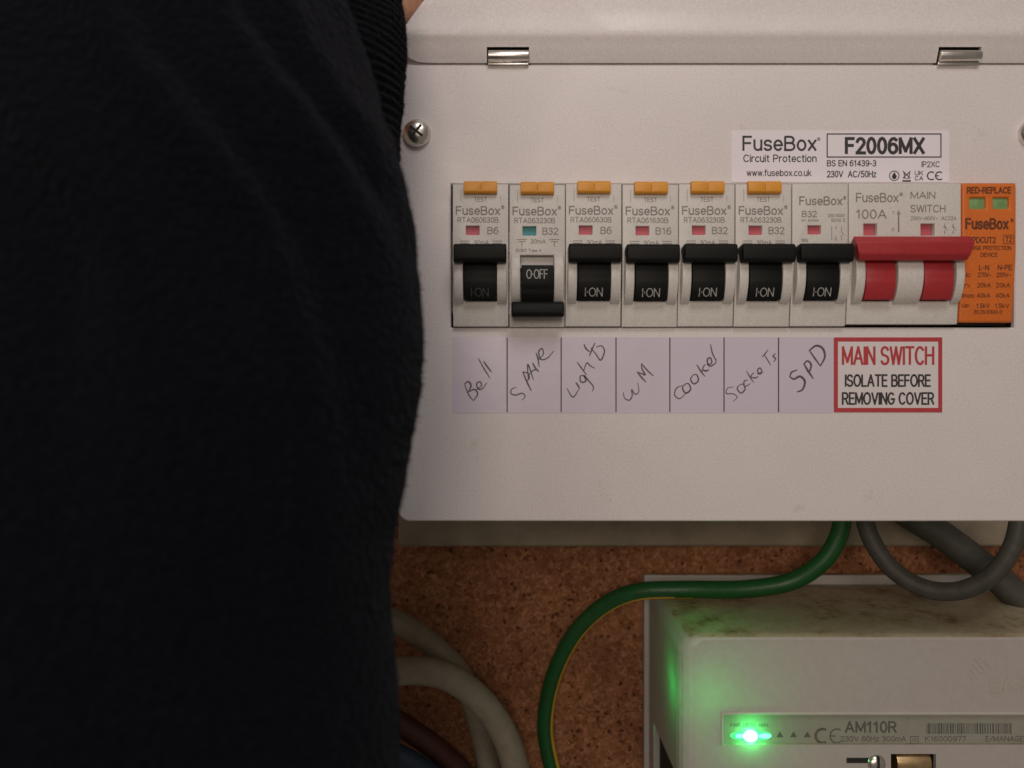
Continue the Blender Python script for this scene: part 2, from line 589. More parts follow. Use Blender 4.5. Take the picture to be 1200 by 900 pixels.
XH = 0.72
R1 = XH / 2
GLY = {
    'A': (.72, [[(0, 0), (.36, 1), (.72, 0)], [(.13, .33), (.59, .33)]]),
    'B': (.62, [[(.35, .53), (0, .53), (0, 1), (.33, 1)] + A(.33, .765, .24, .235, 90, -90), [(0, .53), (0, 0), (.35, 0)] + A(.35, .265, .27, .265, -90, 90)]),
    'C': (.68, [A(.36, .5, .36, .5, 45, 315, 16)]),
    'D': (.68, [[(0, 0), (0, 1), (.28, 1)] + A(.28, .5, .4, .5, 90, -90, 14) + [(0, 0)]]),
    'E': (.54, [[(.54, 1), (0, 1), (0, 0), (.54, 0)], [(0, .52), (.49, .52)]]),
    'F': (.52, [[(.52, 1), (0, 1), (0, 0)], [(0, .52), (.46, .52)]]),
    'G': (.72, [A(.36, .5, .36, .5, 48, 335, 16) + [(.72, .45), (.4, .45)]]),
    'H': (.64, [[(0, 0), (0, 1)], [(.64, 0), (.64, 1)], [(0, .52), (.64, .52)]]),
    'I': (.0, [[(0, 0), (0, 1)]]),
    'K': (.62, [[(0, 0), (0, 1)], [(.6, 1), (0, .4)], [(.22, .6), (.62, 0)]]),
    'L': (.5, [[(0, 1), (0, 0), (.5, 0)]]),
    'M': (.78, [[(0, 0), (0, 1), (.39, .12), (.78, 1), (.78, 0)]]),
    'N': (.64, [[(0, 0), (0, 1), (.64, 0), (.64, 1)]]),
    'O': (.76, [A(.38, .5, .38, .5, 90, 450, 22)]),
    'P': (.58, [[(0, 0), (0, 1), (.32, 1)] + A(.32, .73, .26, .27, 90, -90) + [(0, .46)]]),
    'R': (.62, [[(0, 0), (0, 1), (.34, 1)] + A(.34, .74, .25, .26, 90, -90) + [(0, .48)], [(.34, .48), (.62, 0)]]),
    'S': (.6, [A(.3, .75, .28, .25, 25, 230, 10) + [(.3, .51)] + A(.3, .25, .3, .25, 60, -155, 11)]),
    'T': (.64, [[(0, 1), (.64, 1)], [(.32, 1), (.32, 0)]]),
    'U': (.64, [[(0, 1), (0, .3)] + A(.32, .3, .32, .3, 180, 360, 12) + [(.64, 1)]]),
    'V': (.68, [[(0, 1), (.34, 0), (.68, 1)]]),
    'W': (.96, [[(0, 1), (.24, 0), (.48, 1), (.72, 0), (.96, 1)]]),
    'X': (.64, [[(0, 0), (.64, 1)], [(0, 1), (.64, 0)]]),
    'Y': (.64, [[(0, 1), (.32, .45), (.64, 1)], [(.32, .45), (.32, 0)]]),
    'Z': (.6, [[(0, 1), (.6, 1), (0, 0), (.6, 0)]]),
    '0': (.52, [A(.26, .5, .26, .5, 90, 450, 20)]),
    '1': (.36, [[(.02, .76), (.24, 1), (.24, 0)]]),
    '2': (.52, [A(.26, .73, .25, .27, 165, -35, 12) + [(0, 0), (.53, 0)]]),
    '3': (.52, [A(.25, .76, .23, .24, 155, -80, 11) + [(.18, .53)], [(.18, .53)] + A(.24, .27, .27, .27, 80, -155, 12)]),
    '4': (.56, [[(.42, 0), (.42, 1), (0, .27), (.56, .27)]]),
    '5': (.52, [[(.48, 1), (.09, 1), (.04, .5)] + A(.25, .32, .27, .32, 130, -150, 13)]),
    '6': (.54, [A(.27, .31, .27, .31, 0, 360, 16), [(0, .33)] + A(.31, .52, .31, .48, 180, 55, 8)]),
    '7': (.5, [[(0, 1), (.5, 1), (.18, 0)]]),
    '8': (.54, [A(.27, .76, .22, .24, -90, 270, 14), A(.27, .27, .27, .27, 90, 450, 16)]),
    '9': (.54, [A(.27, .69, .27, .31, 0, 360, 16), [(.54, .67)] + A(.23, .48, .31, .48, 0, -125, 8)]),
    'a': (.5, [A(.24, R1, .24, R1, 90, 450, 14), [(.5, XH), (.5, 0)]]),
    'b': (.5, [A(.26, R1, .24, R1, 90, 450, 14), [(0, 1), (0, 0)]]),
    'c': (.46, [A(.26, R1, .26, R1, 48, 312, 12)]),
    'd': (.5, [A(.24, R1, .24, R1, 90, 450, 14), [(.5, 1), (.5, 0)]]),
    'e': (.5, [[(0, R1), (.5, R1)] + A(.25, R1, .25, R1, 0, 315, 14)]),
    'f': (.3, [A(.28, .82, .16, .18, 80, 180, 5) + [(.12, 0)], [(0, XH), (.3, XH)]]),
    'g': (.5, [A(.24, R1, .24, R1, 90, 450, 14), [(.5, XH), (.5, 0)] + A(.25, 0, .25, .26, 0, -150, 7)]),
    'h': (.46, [[(0, 0), (0, 1)], [(0, .46)] + A(.23, .46, .23, .26, 180, 0, 8) + [(.46, 0)]]),
    'i': (.0, [[(0, 0), (0, XH)], [(0, .93), (0, 1)]]),
    'k': (.44, [[(0, 0), (0, 1)], [(.42, XH), (0, .27)], [(.16, .44), (.44, 0)]]),
    'm': (.76, [[(0, 0), (0, XH)], [(0, .5)] + A(.19, .5, .19, .22, 180, 0, 7) + [(.38, 0)], [(.38, .5)] + A(.57, .5, .19, .22, 180, 0, 7) + [(.76, 0)]]),
    'n': (.46, [[(0, 0), (0, XH)], [(0, .46)] + A(.23, .46, .23, .26, 180, 0, 8) + [(.46, 0)]]),
    'o': (.52, [A(.26, R1, .26, R1, 90, 450, 16)]),
    'p': (.5, [A(.26, R1, .24, R1, 90, 450, 14), [(0, XH), (0, -.26)]]),
    'r': (.28, [[(0, 0), (0, XH)], [(0, .42)] + A(.26, .42, .26, .3, 180, 80, 5)]),
    's': (.44, [A(.22, .53, .21, .19, 25, 235, 8) + [(.22, .36)] + A(.22, .18, .22, .18, 55, -155, 8)]),
    't': (.28, [[(.12, .95), (.12, .14)] + A(.27, .15, .15, .15, 180, 270, 5), [(0, XH), (.28, XH)]]),
    'u': (.46, [[(0, XH), (0, .26)] + A(.23, .26, .23, .26, 180, 360, 8) + [(.46, XH)], [(.46, XH), (.46, 0)]]),
    'v': (.46, [[(0, XH), (.23, 0), (.46, XH)]]),
    'w': (.68, [[(0, XH), (.17, 0), (.34, XH), (.51, 0), (.68, XH)]]),
    'x': (.46, [[(0, 0), (.46, XH)], [(0, XH), (.46, 0)]]),
    'y': (.46, [[(0, XH), (.24, 0)], [(.46, XH), (.16, -.26)]]),
    'z': (.42, [[(0, XH), (.42, XH), (0, 0), (.42, 0)]]),
    '-': (.3, [[(0, .4), (.3, .4)]]), '.': (.0, [[(0, 0), (0, .05)]]), '/': (.38, [[(0, 0), (.38, 1)]]), ':': (.0, [[(0, .1), (0, .16)], [(0, .62), (0, .68)]]),
    '~': (.44, [[(0, .4), (.1, .5), (.2, .48), (.28, .4), (.36, .4), (.44, .5)]]), '·': (.1, [[(.05, .46), (.05, .54)]]),
    '®': (.9, [A(.45, .5, .45, .5, 0, 360, 14), [(.3, .25), (.3, .75), (.5, .75), (.6, .62), (.5, .5), (.3, .5)], [(.45, .5), (.62, .25)]]),
}


def put_text(mb, s, x0, x1, z0, z1, yf, bold=0.0, mi=0, slant=0.0):
    """stroke lettering fitted into x0..x1, z0..z1; yf: y or function of z; bold thickens the strokes"""
    f = yf if callable(yf) else (lambda z: yf)
    hgt = z1 - z0
    w = hgt * (0.125 + 2.6 * bold)
    gap = 0.21 + 2.0 * bold
    x = 0.0
    st_ = []
    for ch in s:
        if ch == ' ':
            x += 0.42
            continue
        wd, strokes = GLY[ch]
        st_ += [[(x + a, b_) for a, b_ in sk_] for sk_ in strokes]
        x += wd + gap
    us = [a for sk_ in st_ for a, b_ in sk_]
    vs_ = [b_ for sk_ in st_ for a, b_ in sk_]
    u0, u1, v0, v1 = min(us), max(us), min(vs_), max(vs_)
    mx = lambda u: x0 + w / 2 + (u - u0) / max(1e-6, u1 - u0) * max(1e-4, x1 - x0 - w)
    mz = lambda v: z0 + w / 2 + (v - v0) / max(1e-6, v1 - v0) * (hgt - w)
    k = 0
    for sk_ in st_:
        pts = [(mx(a) + slant * (b_ - 0.5), mz(b_)) for a, b_ in sk_]
        for i in range(len(pts) - 1):
            (xa, za), (xb, zb) = pts[i], pts[i + 1]
            dx, dz = xb - xa, zb - za
            l = math.hypot(dx, dz)
            if l < 1e-6:
                continue
            dx, dz = dx / l, dz / l
            long_ = len(pts) < 9
            e = w * (0.5 if not long_ else 0.36) * (1 if (i == 0 or i == len(pts) - 2 or long_) else 0.3)
            xa_, za_, xb_, zb_ = xa - dx * e, za - dz * e, xb + dx * e, zb + dz * e
            nx_, nz_ = -dz * w / 2, dx * w / 2
            o_ = -0.0012 * (k % 7)
            mb.add([(px_, f(pz_) + o_, pz_) for px_, pz_ in ((xa_ + nx_, za_ + nz_), (xa_ - nx_, za_ - nz_), (xb_ - nx_, zb_ - nz_), (xb_ + nx_, zb_ + nz_))], [(0, 1, 2, 3)], mi)
            k += 1


# ------------------------------------------------------------------ the setting: chipboard wall
WALL_Y = 112.0
mb = MB()
mb.box(-700, 900, WALL_Y, WALL_Y + 18, -700, 700)
w = part("wall", mb, M['chipboard'], None)
w["kind"] = "structure"

# board behind the consumer unit, paint darkened to carry the shade below it
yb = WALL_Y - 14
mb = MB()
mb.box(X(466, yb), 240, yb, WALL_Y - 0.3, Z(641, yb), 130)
o = part("shaded_board_strip", mb, M['board_shade_paint'], None, bevel=2.2, seg=3)
tag(o, "shade-darkened off-white board edge showing below the white consumer unit", "board")

# ------------------------------------------------------------------ consumer unit
CUX0, CUX1, CUZ0, CUZ1 = X(466), X(1236), Z(611), Z(75.6)
cu = thing("consumer_unit", "white metal consumer unit with breaker row, stickers and raised flap", "consumer unit", (68, 0, CUZ0))


def rounded(x0, x1, z0, z1, r, n=6, corners=(1, 1, 1, 1)):
    """outline anticlockwise from bottom left; corners bl, br, tr, tl"""
    pts = []
    for k, (cx, cz, a0, sx, sz) in enumerate(((x0, z0, 180, 1, 1), (x1, z0, 270, -1, 1), (x1, z1, 0, -1, -1), (x0, z1, 90, 1, -1))):
        if not corners[k]:
            pts.append((cx, cz))
            continue
        for i in range(n + 1):
            a = math.radians(a0 + 90 * i / n)
            pts.append((cx + sx * r + r * math.cos(a), cz + sz * r + r * math.sin(a)))
    return pts


# front cover: rounded sheet with the breaker cut-out and folded edges
HX0, HX1, HZ0, HZ1 = X(528.6), X(1189), Z(383.6), Z(216)
bm = bmesh.new()
outl = rounded(CUX0, CUX1, CUZ0, CUZ1, 4.0, 6, (1, 1, 0, 0))
hole = [(HX0, HZ0), (HX1, HZ0), (HX1, HZ1), (HX0, HZ1)]
loops = []
for pts in (outl, hole):
    vs = [bm.verts.new((x, 0, z)) for x, z in pts]
    loops += [bm.edges.new((vs[i], vs[(i + 1) % len(vs)])) for i in range(len(vs))]
bmesh.ops.triangle_fill(bm, edges=loops, use_beauty=True)
bm.normal_update()
for f in bm.faces:
    if f.normal.y > 0:
        f.normal_flip()
ext = bmesh.ops.extrude_face_region(bm, geom=bm.faces[:], use_keep_orig=True)
for e in ext['geom']:
    if isinstance(e, bmesh.types.BMVert):
        on_hole = HX0 - 0.1 < e.co.x < HX1 + 0.1 and HZ0 - 0.1 < e.co.z < HZ1 + 0.1
        e.co.y += 2.0 if on_hole else 14.0
bmesh.ops.recalc_face_normals(bm, faces=bm.faces[:])
es = [e for e in bm.edges if len(e.link_faces) == 2 and e.calc_face_angle() > math.radians(40) and max(v.co.y for v in e.verts) < 0.01]
bmesh.ops.bevel(bm, geom=es, offset=0.9, segments=3, affect='EDGES', profile=0.6)
mb = MB()
bm.verts.index_update()
mb.add([v.co for v in bm.verts], [[v.index for v in f.verts] for f in bm.faces])
bm.free()
cover = part("front_cover", mb, M['panel'], cu, smooth=30)

# steel box behind the cover
mb = MB()
mb.plate(CUX0 + 1.5, CUX1 - 1.5, CUZ0 + 1.5, CUZ1 - 1.0, [(CUX0 + 3, CUX1 - 3, CUZ0 + 3, CUZ1 - 2.5)], 8, yb - 3.2)
mb.box(CUX0 + 1.5, CUX1 - 1.5, yb - 3, yb - 0.4, CUZ0 + 1.5, CUZ1 - 1.0)
part("back_box", mb, M['panel'], cu)
mb = MB()
mb.box(CUX0 + 6, CUX1 - 6, 42, 46, Z(355), Z(245))
part("mounting_rail", mb, M['chrome'], cu)

# raised flap: bottom band faces down and outward, then the leaf leans towards the viewer
fx1 = CUX1 + 2


def lid_outline():
    rows = []
    # (py, y, left px): seam, corner, fold, leaf
    for py, y, pxl in ((73.9, -0.2, 503), (72.4, -0.4, 489), (68.4, -0.8, 480), (63, -1.4, 474), (55, -2.2, 469), (48, -2.8, 467), (44.5, -3.2, 467), (41.5, -3.48, 468),
                       (39, -3.62, 470), (36.5, -3.67, 472), (34, -3.62, 473.5), (31, -3.5, 475), (27, -3.3, 477.5), (20, -2.9, 482.5), (10, -2.9, 490), (0, -2.9, 497.5), (-25, -3.2, 514), (-60, -4, 530), (-110, -6, 540), (-190, -10, 544)):
        rows.append((X(pxl, y), y, Z(py, y)))
    return rows


rows = lid_outline()
mb = MB()
nx = 24
NOTCH = [(X(570.5, -2), X(620, -2)), (X(1100, -2), X(1150, -2))]
xs_extra = [a for n_ in NOTCH for a in n_]
grid = []
for (xl, y, z) in rows:
    xs = [xl] + sorted([xl + (fx1 - xl) * k / nx for k in range(1, nx) if all(abs(xl + (fx1 - xl) * k / nx - e) > 1.0 for e in xs_extra) and xl + (fx1 - xl) * k / nx > X(515)] + xs_extra) + [fx1]
    grid.append((xs, y, z))
cols = max(len(g[0]) for g in grid)
fixed = [CUX0 + 6 + (fx1 - CUX0 - 6) * k / nx for k in range(1, nx)]
fixed = sorted([v for v in fixed if v > X(520) and all(abs(v - e) > 1.2 for e in xs_extra)] + xs_extra)
vs, fs = [], []
nc = len(fixed) + 2
for (xl, y, z) in rows:
    for x in [xl] + fixed + [fx1]:
        vs.append((x, y, z))
zn = Z(55, -7) + 0.3
for i in range(len(rows) - 1):
    for j in range(nc - 1):
        xa = ([0] + fixed + [0])[j]
        if j > 0 and any(n_[0] - 0.01 < xa < n_[1] - 0.01 for n_ in NOTCH) and i < 4:
            continue
        fs.append((i * nc + j, i * nc + j + 1, (i + 1) * nc + j + 1, (i + 1) * nc + j))
# thickness: copy 1.2 mm back and up
n0 = len(vs)
vs2 = [(x, y + 1.1, z + 0.9) for x, y, z in vs]
edges = {}
for f in fs:
    for a, b_ in zip(f, f[1:] + f[:1]):
        edges[frozenset((a, b_))] = edges.get(frozenset((a, b_)), 0) + 1
side = []
for f in fs:
    for a, b_ in zip(f, f[1:] + f[:1]):
        if edges[frozenset((a, b_))] == 1:
            side.append((b_, a, a + n0, b_ + n0))
mb.add(vs + vs2, fs + [tuple(i + n0 for i in f[::-1]) for f in fs] + side)
part("flap", mb, M['panel'], cu, smooth=30)

mb = MB()
mb.box(CUX0 + 3, CUX1 - 3, 1.0, 6, Z(82), Z(40))
part("hinge_channel", mb, M['panel'], cu)

# hinge clips in the flap's notches
for (a, b_) in NOTCH:
    h = MB()
    zc, yc, r = Z(64.5, -2.2), -1.5, 1.75
    prof = [(yc + r * math.cos(t), zc + r * math.sin(t)) for t in [2 * PI * k / 28 for k in range(28)]]
    h.prism_x(prof, a + 0.45, b_ - 0.15)
    zl_ = Z(72.5, -1)
    h.prism_x([(-0.2, zl_ + 0.2), (-1.2, zl_ - 0.1), (-1.3, zl_ - 0.9), (-0.6, zl_ - 1.5), (-0.06, zl_ - 1.6)], a + 0.3, b_ - 0.2)
    hc = part("hinge_clip", h, M['chrome'], cu, bevel=0.15)
    h = MB()
    h.box(a - 0.3, b_ + 0.3, 0.5, 0.9, Z(75.2), Z(50))
    part("hinge_slot", h, M['dark_gap'], cu)

# pan-head screws with crossed recess
for px in (488, 1213):
    s_ = MB()
    cx, cz = X(px, -2), Z(154.5, -2)
    R = 4.45
    prof = [(R, 0), (R, -0.9), (R * .93, -1.7), (R * .75, -2.5), (R * .5, -3.0), (R * .22, -3.2)]
    n = 28
    vs = [(cx + r * math.cos(2 * PI * k / n), y, cz + r * math.sin(2 * PI * k / n)) for r, y in prof for k in range(n)]
    fs = [(i * n + k, i * n + (k + 1) % n, (i + 1) * n + (k + 1) % n, (i + 1) * n + k) for i in range(len(prof) - 1) for k in range(n)]
    vs.append((cx, -3.22, cz))
    fs += [((len(prof) - 1) * n + k, (len(prof) - 1) * n + (k + 1) % n, len(vs) - 1) for k in range(n)]
    s_.add(vs, fs)
    so = part("screw", s_, M['chrome'], cu, smooth=60)
    s_ = MB()
    for ang, wd, ln in ((52, 0.75, 2.5), (142, 0.75, 2.5)):
        a = math.radians(ang)
        ca, sa = math.cos(a), math.sin(a)
        q = [(cx + u * ca - v * sa, cz + u * sa + v * ca) for u, v in ((-ln, -wd / 2), (ln, -wd / 2), (ln, wd / 2), (-ln, wd / 2))]
        s_.prism_y(q, -3.3 + (0.02 if ang > 100 else 0), -2.0)
    part("screw_recess", s_, M['dark_gap'], so)

# ---- stickers on the cover
YS = -0.12


def TX(mb, s, x0, x1, y0, y1, y=YS - 0.05, bold=0.0, mi=0):
    put_text(mb, s, X(x0, y), X(x1, y), Z(y1, y), Z(y0, y), y, bold, mi)


def line(mb, pts, w=1.2, y=YS - 0.05):
    mb.ribbon([(X(a, y), Z(b_, y)) for a, b_ in pts], w * (D + y) / F, y)


mb = MB()
mb.prism_y(rounded(X(857), X(1112), Z(213.5), Z(153), 0.8, 4), YS, -0.02)
st = part("product_sticker", mb, M['sticker'], cu)
pr = MB()
TX(pr, "FuseBox", 870, 957, 159, 177, bold=0.005)
TX(pr, "®", 957.5, 961.5, 161, 165)
TX(pr, "Circuit Protection", 871, 957, 181, 190, bold=0.004)
TX(pr, "www.fusebox.co.uk", 875, 951, 198.5, 206.5)
TX(pr, "F2006MX", 990, 1084, 160.5, 181, bold=0.022)
TX(pr, "BS EN 61439-3", 969, 1027, 187.5, 195, bold=0.008)
TX(pr, "230V  AC/50Hz", 969, 1027, 200, 208, bold=0.006)
TX(pr, "IP2XC", 1080, 1101, 189, 196)
TX(pr, "UK", 1072, 1082, 200, 205.5, bold=0.01)
TX(pr, "CA", 1072, 1082, 206.3, 211.5, bold=0.01)
line(pr, [(968.8, 157), (1103.3, 157)], 1.4); line(pr, [(968.8, 184), (1103.3, 184)], 1.4)
line(pr, [(969.4, 157.7), (969.4, 183.3)], 1.4); line(pr, [(1102.7, 157.7), (1102.7, 183.3)], 1.4)


def arc(cx, cy, r, a0, a1, n=14):
    return [(cx + r * math.cos(math.radians(a0 + (a1 - a0) * k / n)), cy - r * math.sin(math.radians(a0 + (a1 - a0) * k / n))) for k in range(n + 1)]


line(pr, arc(1048, 206, 5.6, 0, 360, 24), 1.0)
line(pr, arc(1091.5, 206, 4.6, 50, 310), 1.5)
line(pr, arc(1101, 206, 4.6, 50, 310), 1.5); line(pr, [(1096.6, 206), (1100.4, 206)], 1.3)
pr.add([(X(a, YS - .05), YS - .05, Z(b_, YS - .05)) for a, b_ in [(1048, 201.5), (1051, 206.5), (1050, 209.3), (1048, 210), (1046, 209.3), (1045, 206.5)]], [(0, 5, 4, 3, 2, 1)])
line(pr, [(1058, 200.5), (1067, 209)], 1.1); line(pr, [(1067, 200.5), (1058, 209)], 1.1, YS - .055); line(pr, [(1059.5, 202.5), (1060.3, 209), (1065, 209), (1066, 202.5)], 1.1, YS - .06); line(pr, [(1057.5, 212), (1067.5, 212)], 1.9)
part("printing", pr, M['ink_dark'], st, clean=False)

mb = MB()
mb.prism_y(rounded(X(530.5), X(976.5), Z(484), Z(395), 0.5, 3), YS, -0.02)
ls = part("circuit_label_strip", mb, M['label_paper'], cu)
ls["label"] = "lavender label strip with handwritten circuit names between black divider lines"
for xx in (594.3, 657.6, 721.9, 785, 848.5, 912.4):
    d_ = MB()
    line(d_, [(xx, 395.5), (xx, 483)], 1.35)
    part("divider_line", d_, M['ink_dark'], ls, clean=False)


def hand(word, strokes, ox, oy, sc, w=1.5):
    h = MB()
    for k, stx in enumerate(strokes):
        pts = [Vector((ox + u / sc, oy + v / sc, 0)) for u, v in stx]
        sp = spline(pts, 8) if len(pts) > 2 else [pts[0].lerp(pts[1], t / 6) for t in range(7)]
        y = YS - 0.05 - 0.004 * k
        h.ribbon([(X(a.x, y), Z(a.y, y)) for a in sp], (lambda t, q=0.85 + 0.09 * ((k * 7) % 4): w * 0.272 * q * (0.45 + 0.75 * math.sin(PI * (0.1 + 0.82 * t)))), y)
    o_ = part("handwriting", h, M['pen'], ls, clean=False)
    o_["label"] = "handwritten word " + word


hand("Bell", [[(85, 358), (115, 435), (150, 478)], [(86, 360), (112, 343), (132, 372), (112, 418)], [(114, 416), (155, 398), (178, 430), (150, 478)],
              [(172, 400), (205, 372), (196, 345), (172, 358), (182, 395), (212, 392), (242, 352)], [(184, 180), (222, 250), (266, 320)], [(220, 200), (245, 236), (276, 276)]], 530, 390, 6)
hand("Spare", [[(452, 384), (420, 395), (412, 425), (445, 438), (492, 425), (512, 448), (490, 474)], [(495, 272), (525, 345), (556, 408)], [(496, 274), (532, 286), (540, 322), (520, 340)],
               [(534, 322), (532, 222), (572, 332)], [(536, 298), (572, 262), (606, 262)], [(565, 210), (580, 240), (608, 275)], [(588, 140), (602, 180), (612, 240)],
               [(604, 192), (640, 150), (632, 112), (608, 132), (622, 186), (668, 178), (714, 128)]], 530, 390, 6)
hand("Lights", [[(806, 390), (848, 452), (890, 398)], [(868, 348), (884, 370), (896, 396)], [(926, 300), (900, 306), (906, 346), (940, 338), (926, 300), (966, 345), (992, 380), (986, 412)],
                [(878, 206), (910, 250), (944, 296)], [(924, 268), (946, 212), (970, 232), (1004, 250)], [(926, 80), (940, 110), (966, 134)], [(964, 164), (982, 118), (1004, 70)],
                [(974, 106), (1010, 150), (1044, 192), (1070, 130), (1050, 92), (1012, 100)]], 530, 390, 6)
hand("WM", [[(48, 322), (56, 354), (82, 364), (96, 340), (94, 308), (112, 332), (132, 318), (126, 270)], [(122, 210), (146, 240), (172, 268)], [(124, 212), (150, 222), (166, 226), (150, 196), (146, 165)], [(146, 166), (180, 205), (212, 234)]], 720, 390, 4.615)
hand("Cooker", [[(366, 284), (336, 300), (326, 335), (352, 356), (388, 326)], [(388, 274), (368, 296), (386, 326), (412, 306), (402, 276), (386, 275)], [(428, 226), (412, 250), (430, 276), (454, 258), (446, 228), (428, 226)],
                [(446, 172), (466, 206), (490, 236)], [(474, 214), (480, 186), (492, 170)], [(474, 200), (494, 206), (512, 200)], [(500, 172), (526, 164), (520, 136), (502, 146), (514, 180), (546, 164), (550, 140)], [(520, 62), (530, 110), (550, 150)]], 720, 390, 4.615)
hand("Sockets", [[(644, 292), (612, 300), (606, 328), (642, 330), (664, 348), (642, 372)], [(682, 278), (664, 300), (684, 326), (706, 306), (698, 280), (682, 278)], [(722, 256), (702, 262), (706, 290), (736, 274)],
                 [(714, 206), (734, 240), (754, 270)], [(738, 250), (742, 228), (756, 214)], [(740, 240), (760, 244), (778, 236)], [(772, 224), (796, 210), (788, 190), (774, 202), (786, 224), (806, 210)], [(798, 132), (816, 112), (832, 90)], [(810, 118), (828, 146), (846, 176)], [(872, 112), (858, 126), (872, 140), (862, 156)]], 720, 390, 4.615, 1.25)
hand("SPD", [[(990, 200), (958, 214), (948, 240)], [(950, 240), (972, 250), (1004, 236), (1030, 262), (1018, 306), (988, 320)], [(1024, 166), (1050, 210), (1076, 248)], [(1022, 172), (1044, 152), (1064, 172), (1056, 206), (1040, 208)],
             [(1054, 94), (1084, 138), (1116, 182)], [(1052, 98), (1090, 70), (1126, 84), (1138, 130), (1114, 180)]], 720, 390, 4.615, 2.0)

mb = MB()
mb.prism_y(rounded(X(977), X(1104.5), Z(483.5), Z(395), 0.3, 3), YS - 0.06, -0.02)
ws = part("warning_sticker", mb, M['warn_paper'], cu)
yw = YS - 0.11
pr = MB()
pr.plate(X(977.2, yw), X(1104.2, yw), Z(483.2, yw), Z(395.3, yw), [(X(982, yw), X(1099.5, yw), Z(478, yw), Z(400.3, yw))], yw, yw + 0.03)
part("red_border", pr, M['ink_red'], ws)
pr = MB()
TX(pr, "MAIN SWITCH", 986.5, 1095, 405.5, 428, yw, bold=0.0)
part("red_lettering", pr, M['ink_red'], ws, clean=False)
pr = MB()
TX(pr, "ISOLATE BEFORE", 990, 1091, 438.5, 453.5, yw, bold=0.008)
TX(pr, "REMOVING COVER", 986.5, 1095, 459.5, 474.5, yw, bold=0.008)
part("black_lettering", pr, M['ink_dark'], ws, clean=False)

# ------------------------------------------------------------------ breakers
BF = -4.0                       # world y of the breakers' label faces
S = (D + BF) / F                # mm per photo pixel at that depth
BZ = (450 - 382) * S            # world z of the breakers' bottoms
LEFT = (530 - 600) * S
MW = 17.77
H = 44.5


def lean(z):
    return 0.0 if z > 23 else (23 - z) / 23 * 2.4


RD, RY, RZC = 14.0, 11.0, 15.0   # toggle drum radius, axis y, axis z


def drum_y(z):
    return RY - math.sqrt(max(0.1, RD * RD - (z - RZC) ** 2))


def rib(mb, x0, x1, z0=6.9, z1=23.2, bulge=3.9):
    prof = []
    n = 16
    for k in range(n + 1):
        t = k / n
        z = z0 + (z1 - z0) * t
        prof.append((lean(z) - bulge * (4 * t * (1 - t)) ** 0.62 - 0.02, z))
    prof += [(5.0, z1), (5.0, z0)]
    mb.prism_x(prof, x0, x1)


def housing_mesh(key, half, slots, ribs, windows, h=H, z0=0.0, button=False):
    mb = MB()
    holes = [(a, b_, 8.0, 22.4) for a, b_ in slots] + list(windows)
    mb.plate(-half, half, z0, h, holes, 0.0, 7.5, yf=lean, cuts=(23.0, 15.0))
    if button:
        pass
    me_a = mb.mesh(key, M['housing'], bevel=0.28, smooth=40)
    mb2 = MB()
    mb2.box(-half + 0.05, half - 0.05, 7.4, 44, z0 + 0.2, h - 0.2)
    for a, b_ in slots:
        mb2.box(a - 0.2, b_ + 0.2, 2.4, 7.6, 18.6, 22.6)
    for a, b_ in ribs:
        rib(mb2, a, b_)
    me_b = mb2.mesh(key, M['housing'], bevel=0.3, smooth=40)
    bm = bmesh.new()
    bm.from_mesh(me_a)
    bm.from_mesh(me_b)
    bm.to_mesh(me_a)
    bm.free()
    bpy.data.meshes.remove(me_b)
    me_a.set_sharp_from_angle(angle=math.radians(40))
    return me_a


def lever_prof(zl, zh, yf):
    """rounded lever bar profile (y, z)"""
    return [(1.0, zl + 0.9), (-1.5, zl + 0.2), (yf + 1.2, zl), (yf + 0.25, zl + 0.6), (yf, zl + 1.6), (yf + 0.1, zh - 1.2), (yf + 0.6, zh - 0.35), (yf + 1.6, zh), (-1.0, zh - 0.4), (1.0, zh - 1.2)]


def toggle_mesh(key, m_, halfd, lever, on=True, cx=(0,), lev_y=-6.6, zl=19.2, zh=25.0):
    mb = MB()
    za, zb = (8.1, 21.6) if on else (6.0, 19.0)
    for c_ in cx:
        prof = []
        n = 18
        for k in range(n + 1):
            z = za + (zb - za) * k / n
            bump_ = 0.16 if (on and 14.6 < z < 15.6) or (not on and 10.6 < z < 11.8) else 0.0
            prof.append((drum_y(z) + bump_, z))
        prof += [(7.2, zb - 1.0), (7.2, za + 1.0)]
        mb.prism_x(prof, c_ - halfd, c_ + halfd)
    me = mb.mesh(key, m_, bevel=0.12, smooth=40)
    mb = MB()
    l0, l1 = lever
    mb.prism_x(lever_prof(zl, zh, lev_y), l0, l1)
    me2 = mb.mesh(key, m_, bevel=0.55, seg=3, smooth=50)
    bm = bmesh.new()
    bm.from_mesh(me)
    bm.from_mesh(me2)
    bm.to_mesh(me)
    bm.free()
    bpy.data.meshes.remove(me2)
    me.set_sharp_from_angle(angle=math.radians(40))
    return me


def lx(px, cpx):
    return (px - cpx) * S


def lz(py):
    return (382 - py) * S


hm_rcbo = housing_mesh("housing", MW / 2 - 0.14, [(-5.35, 5.15)], [(-8.2, -5.4), (5.2, 8.2)], [(-4.6, -0.35, lz(275.3), lz(264.5))])
hm_mcb = housing_mesh("housing", MW / 2 - 0.14, [(-5.35, 5.15)], [(-8.2, -5.4), (5.2, 8.2)], [(-3.9, 0.3, lz(275.0), lz(264.5))])
tm_on = toggle_mesh("toggle", M['black'], 5.0, (-8.15, 8.15))
tm_off = toggle_mesh("toggle", M['black'], 5.0, (-8.15, 8.15), on=False, zl=2.6, zh=7.4, lev_y=-6.0)

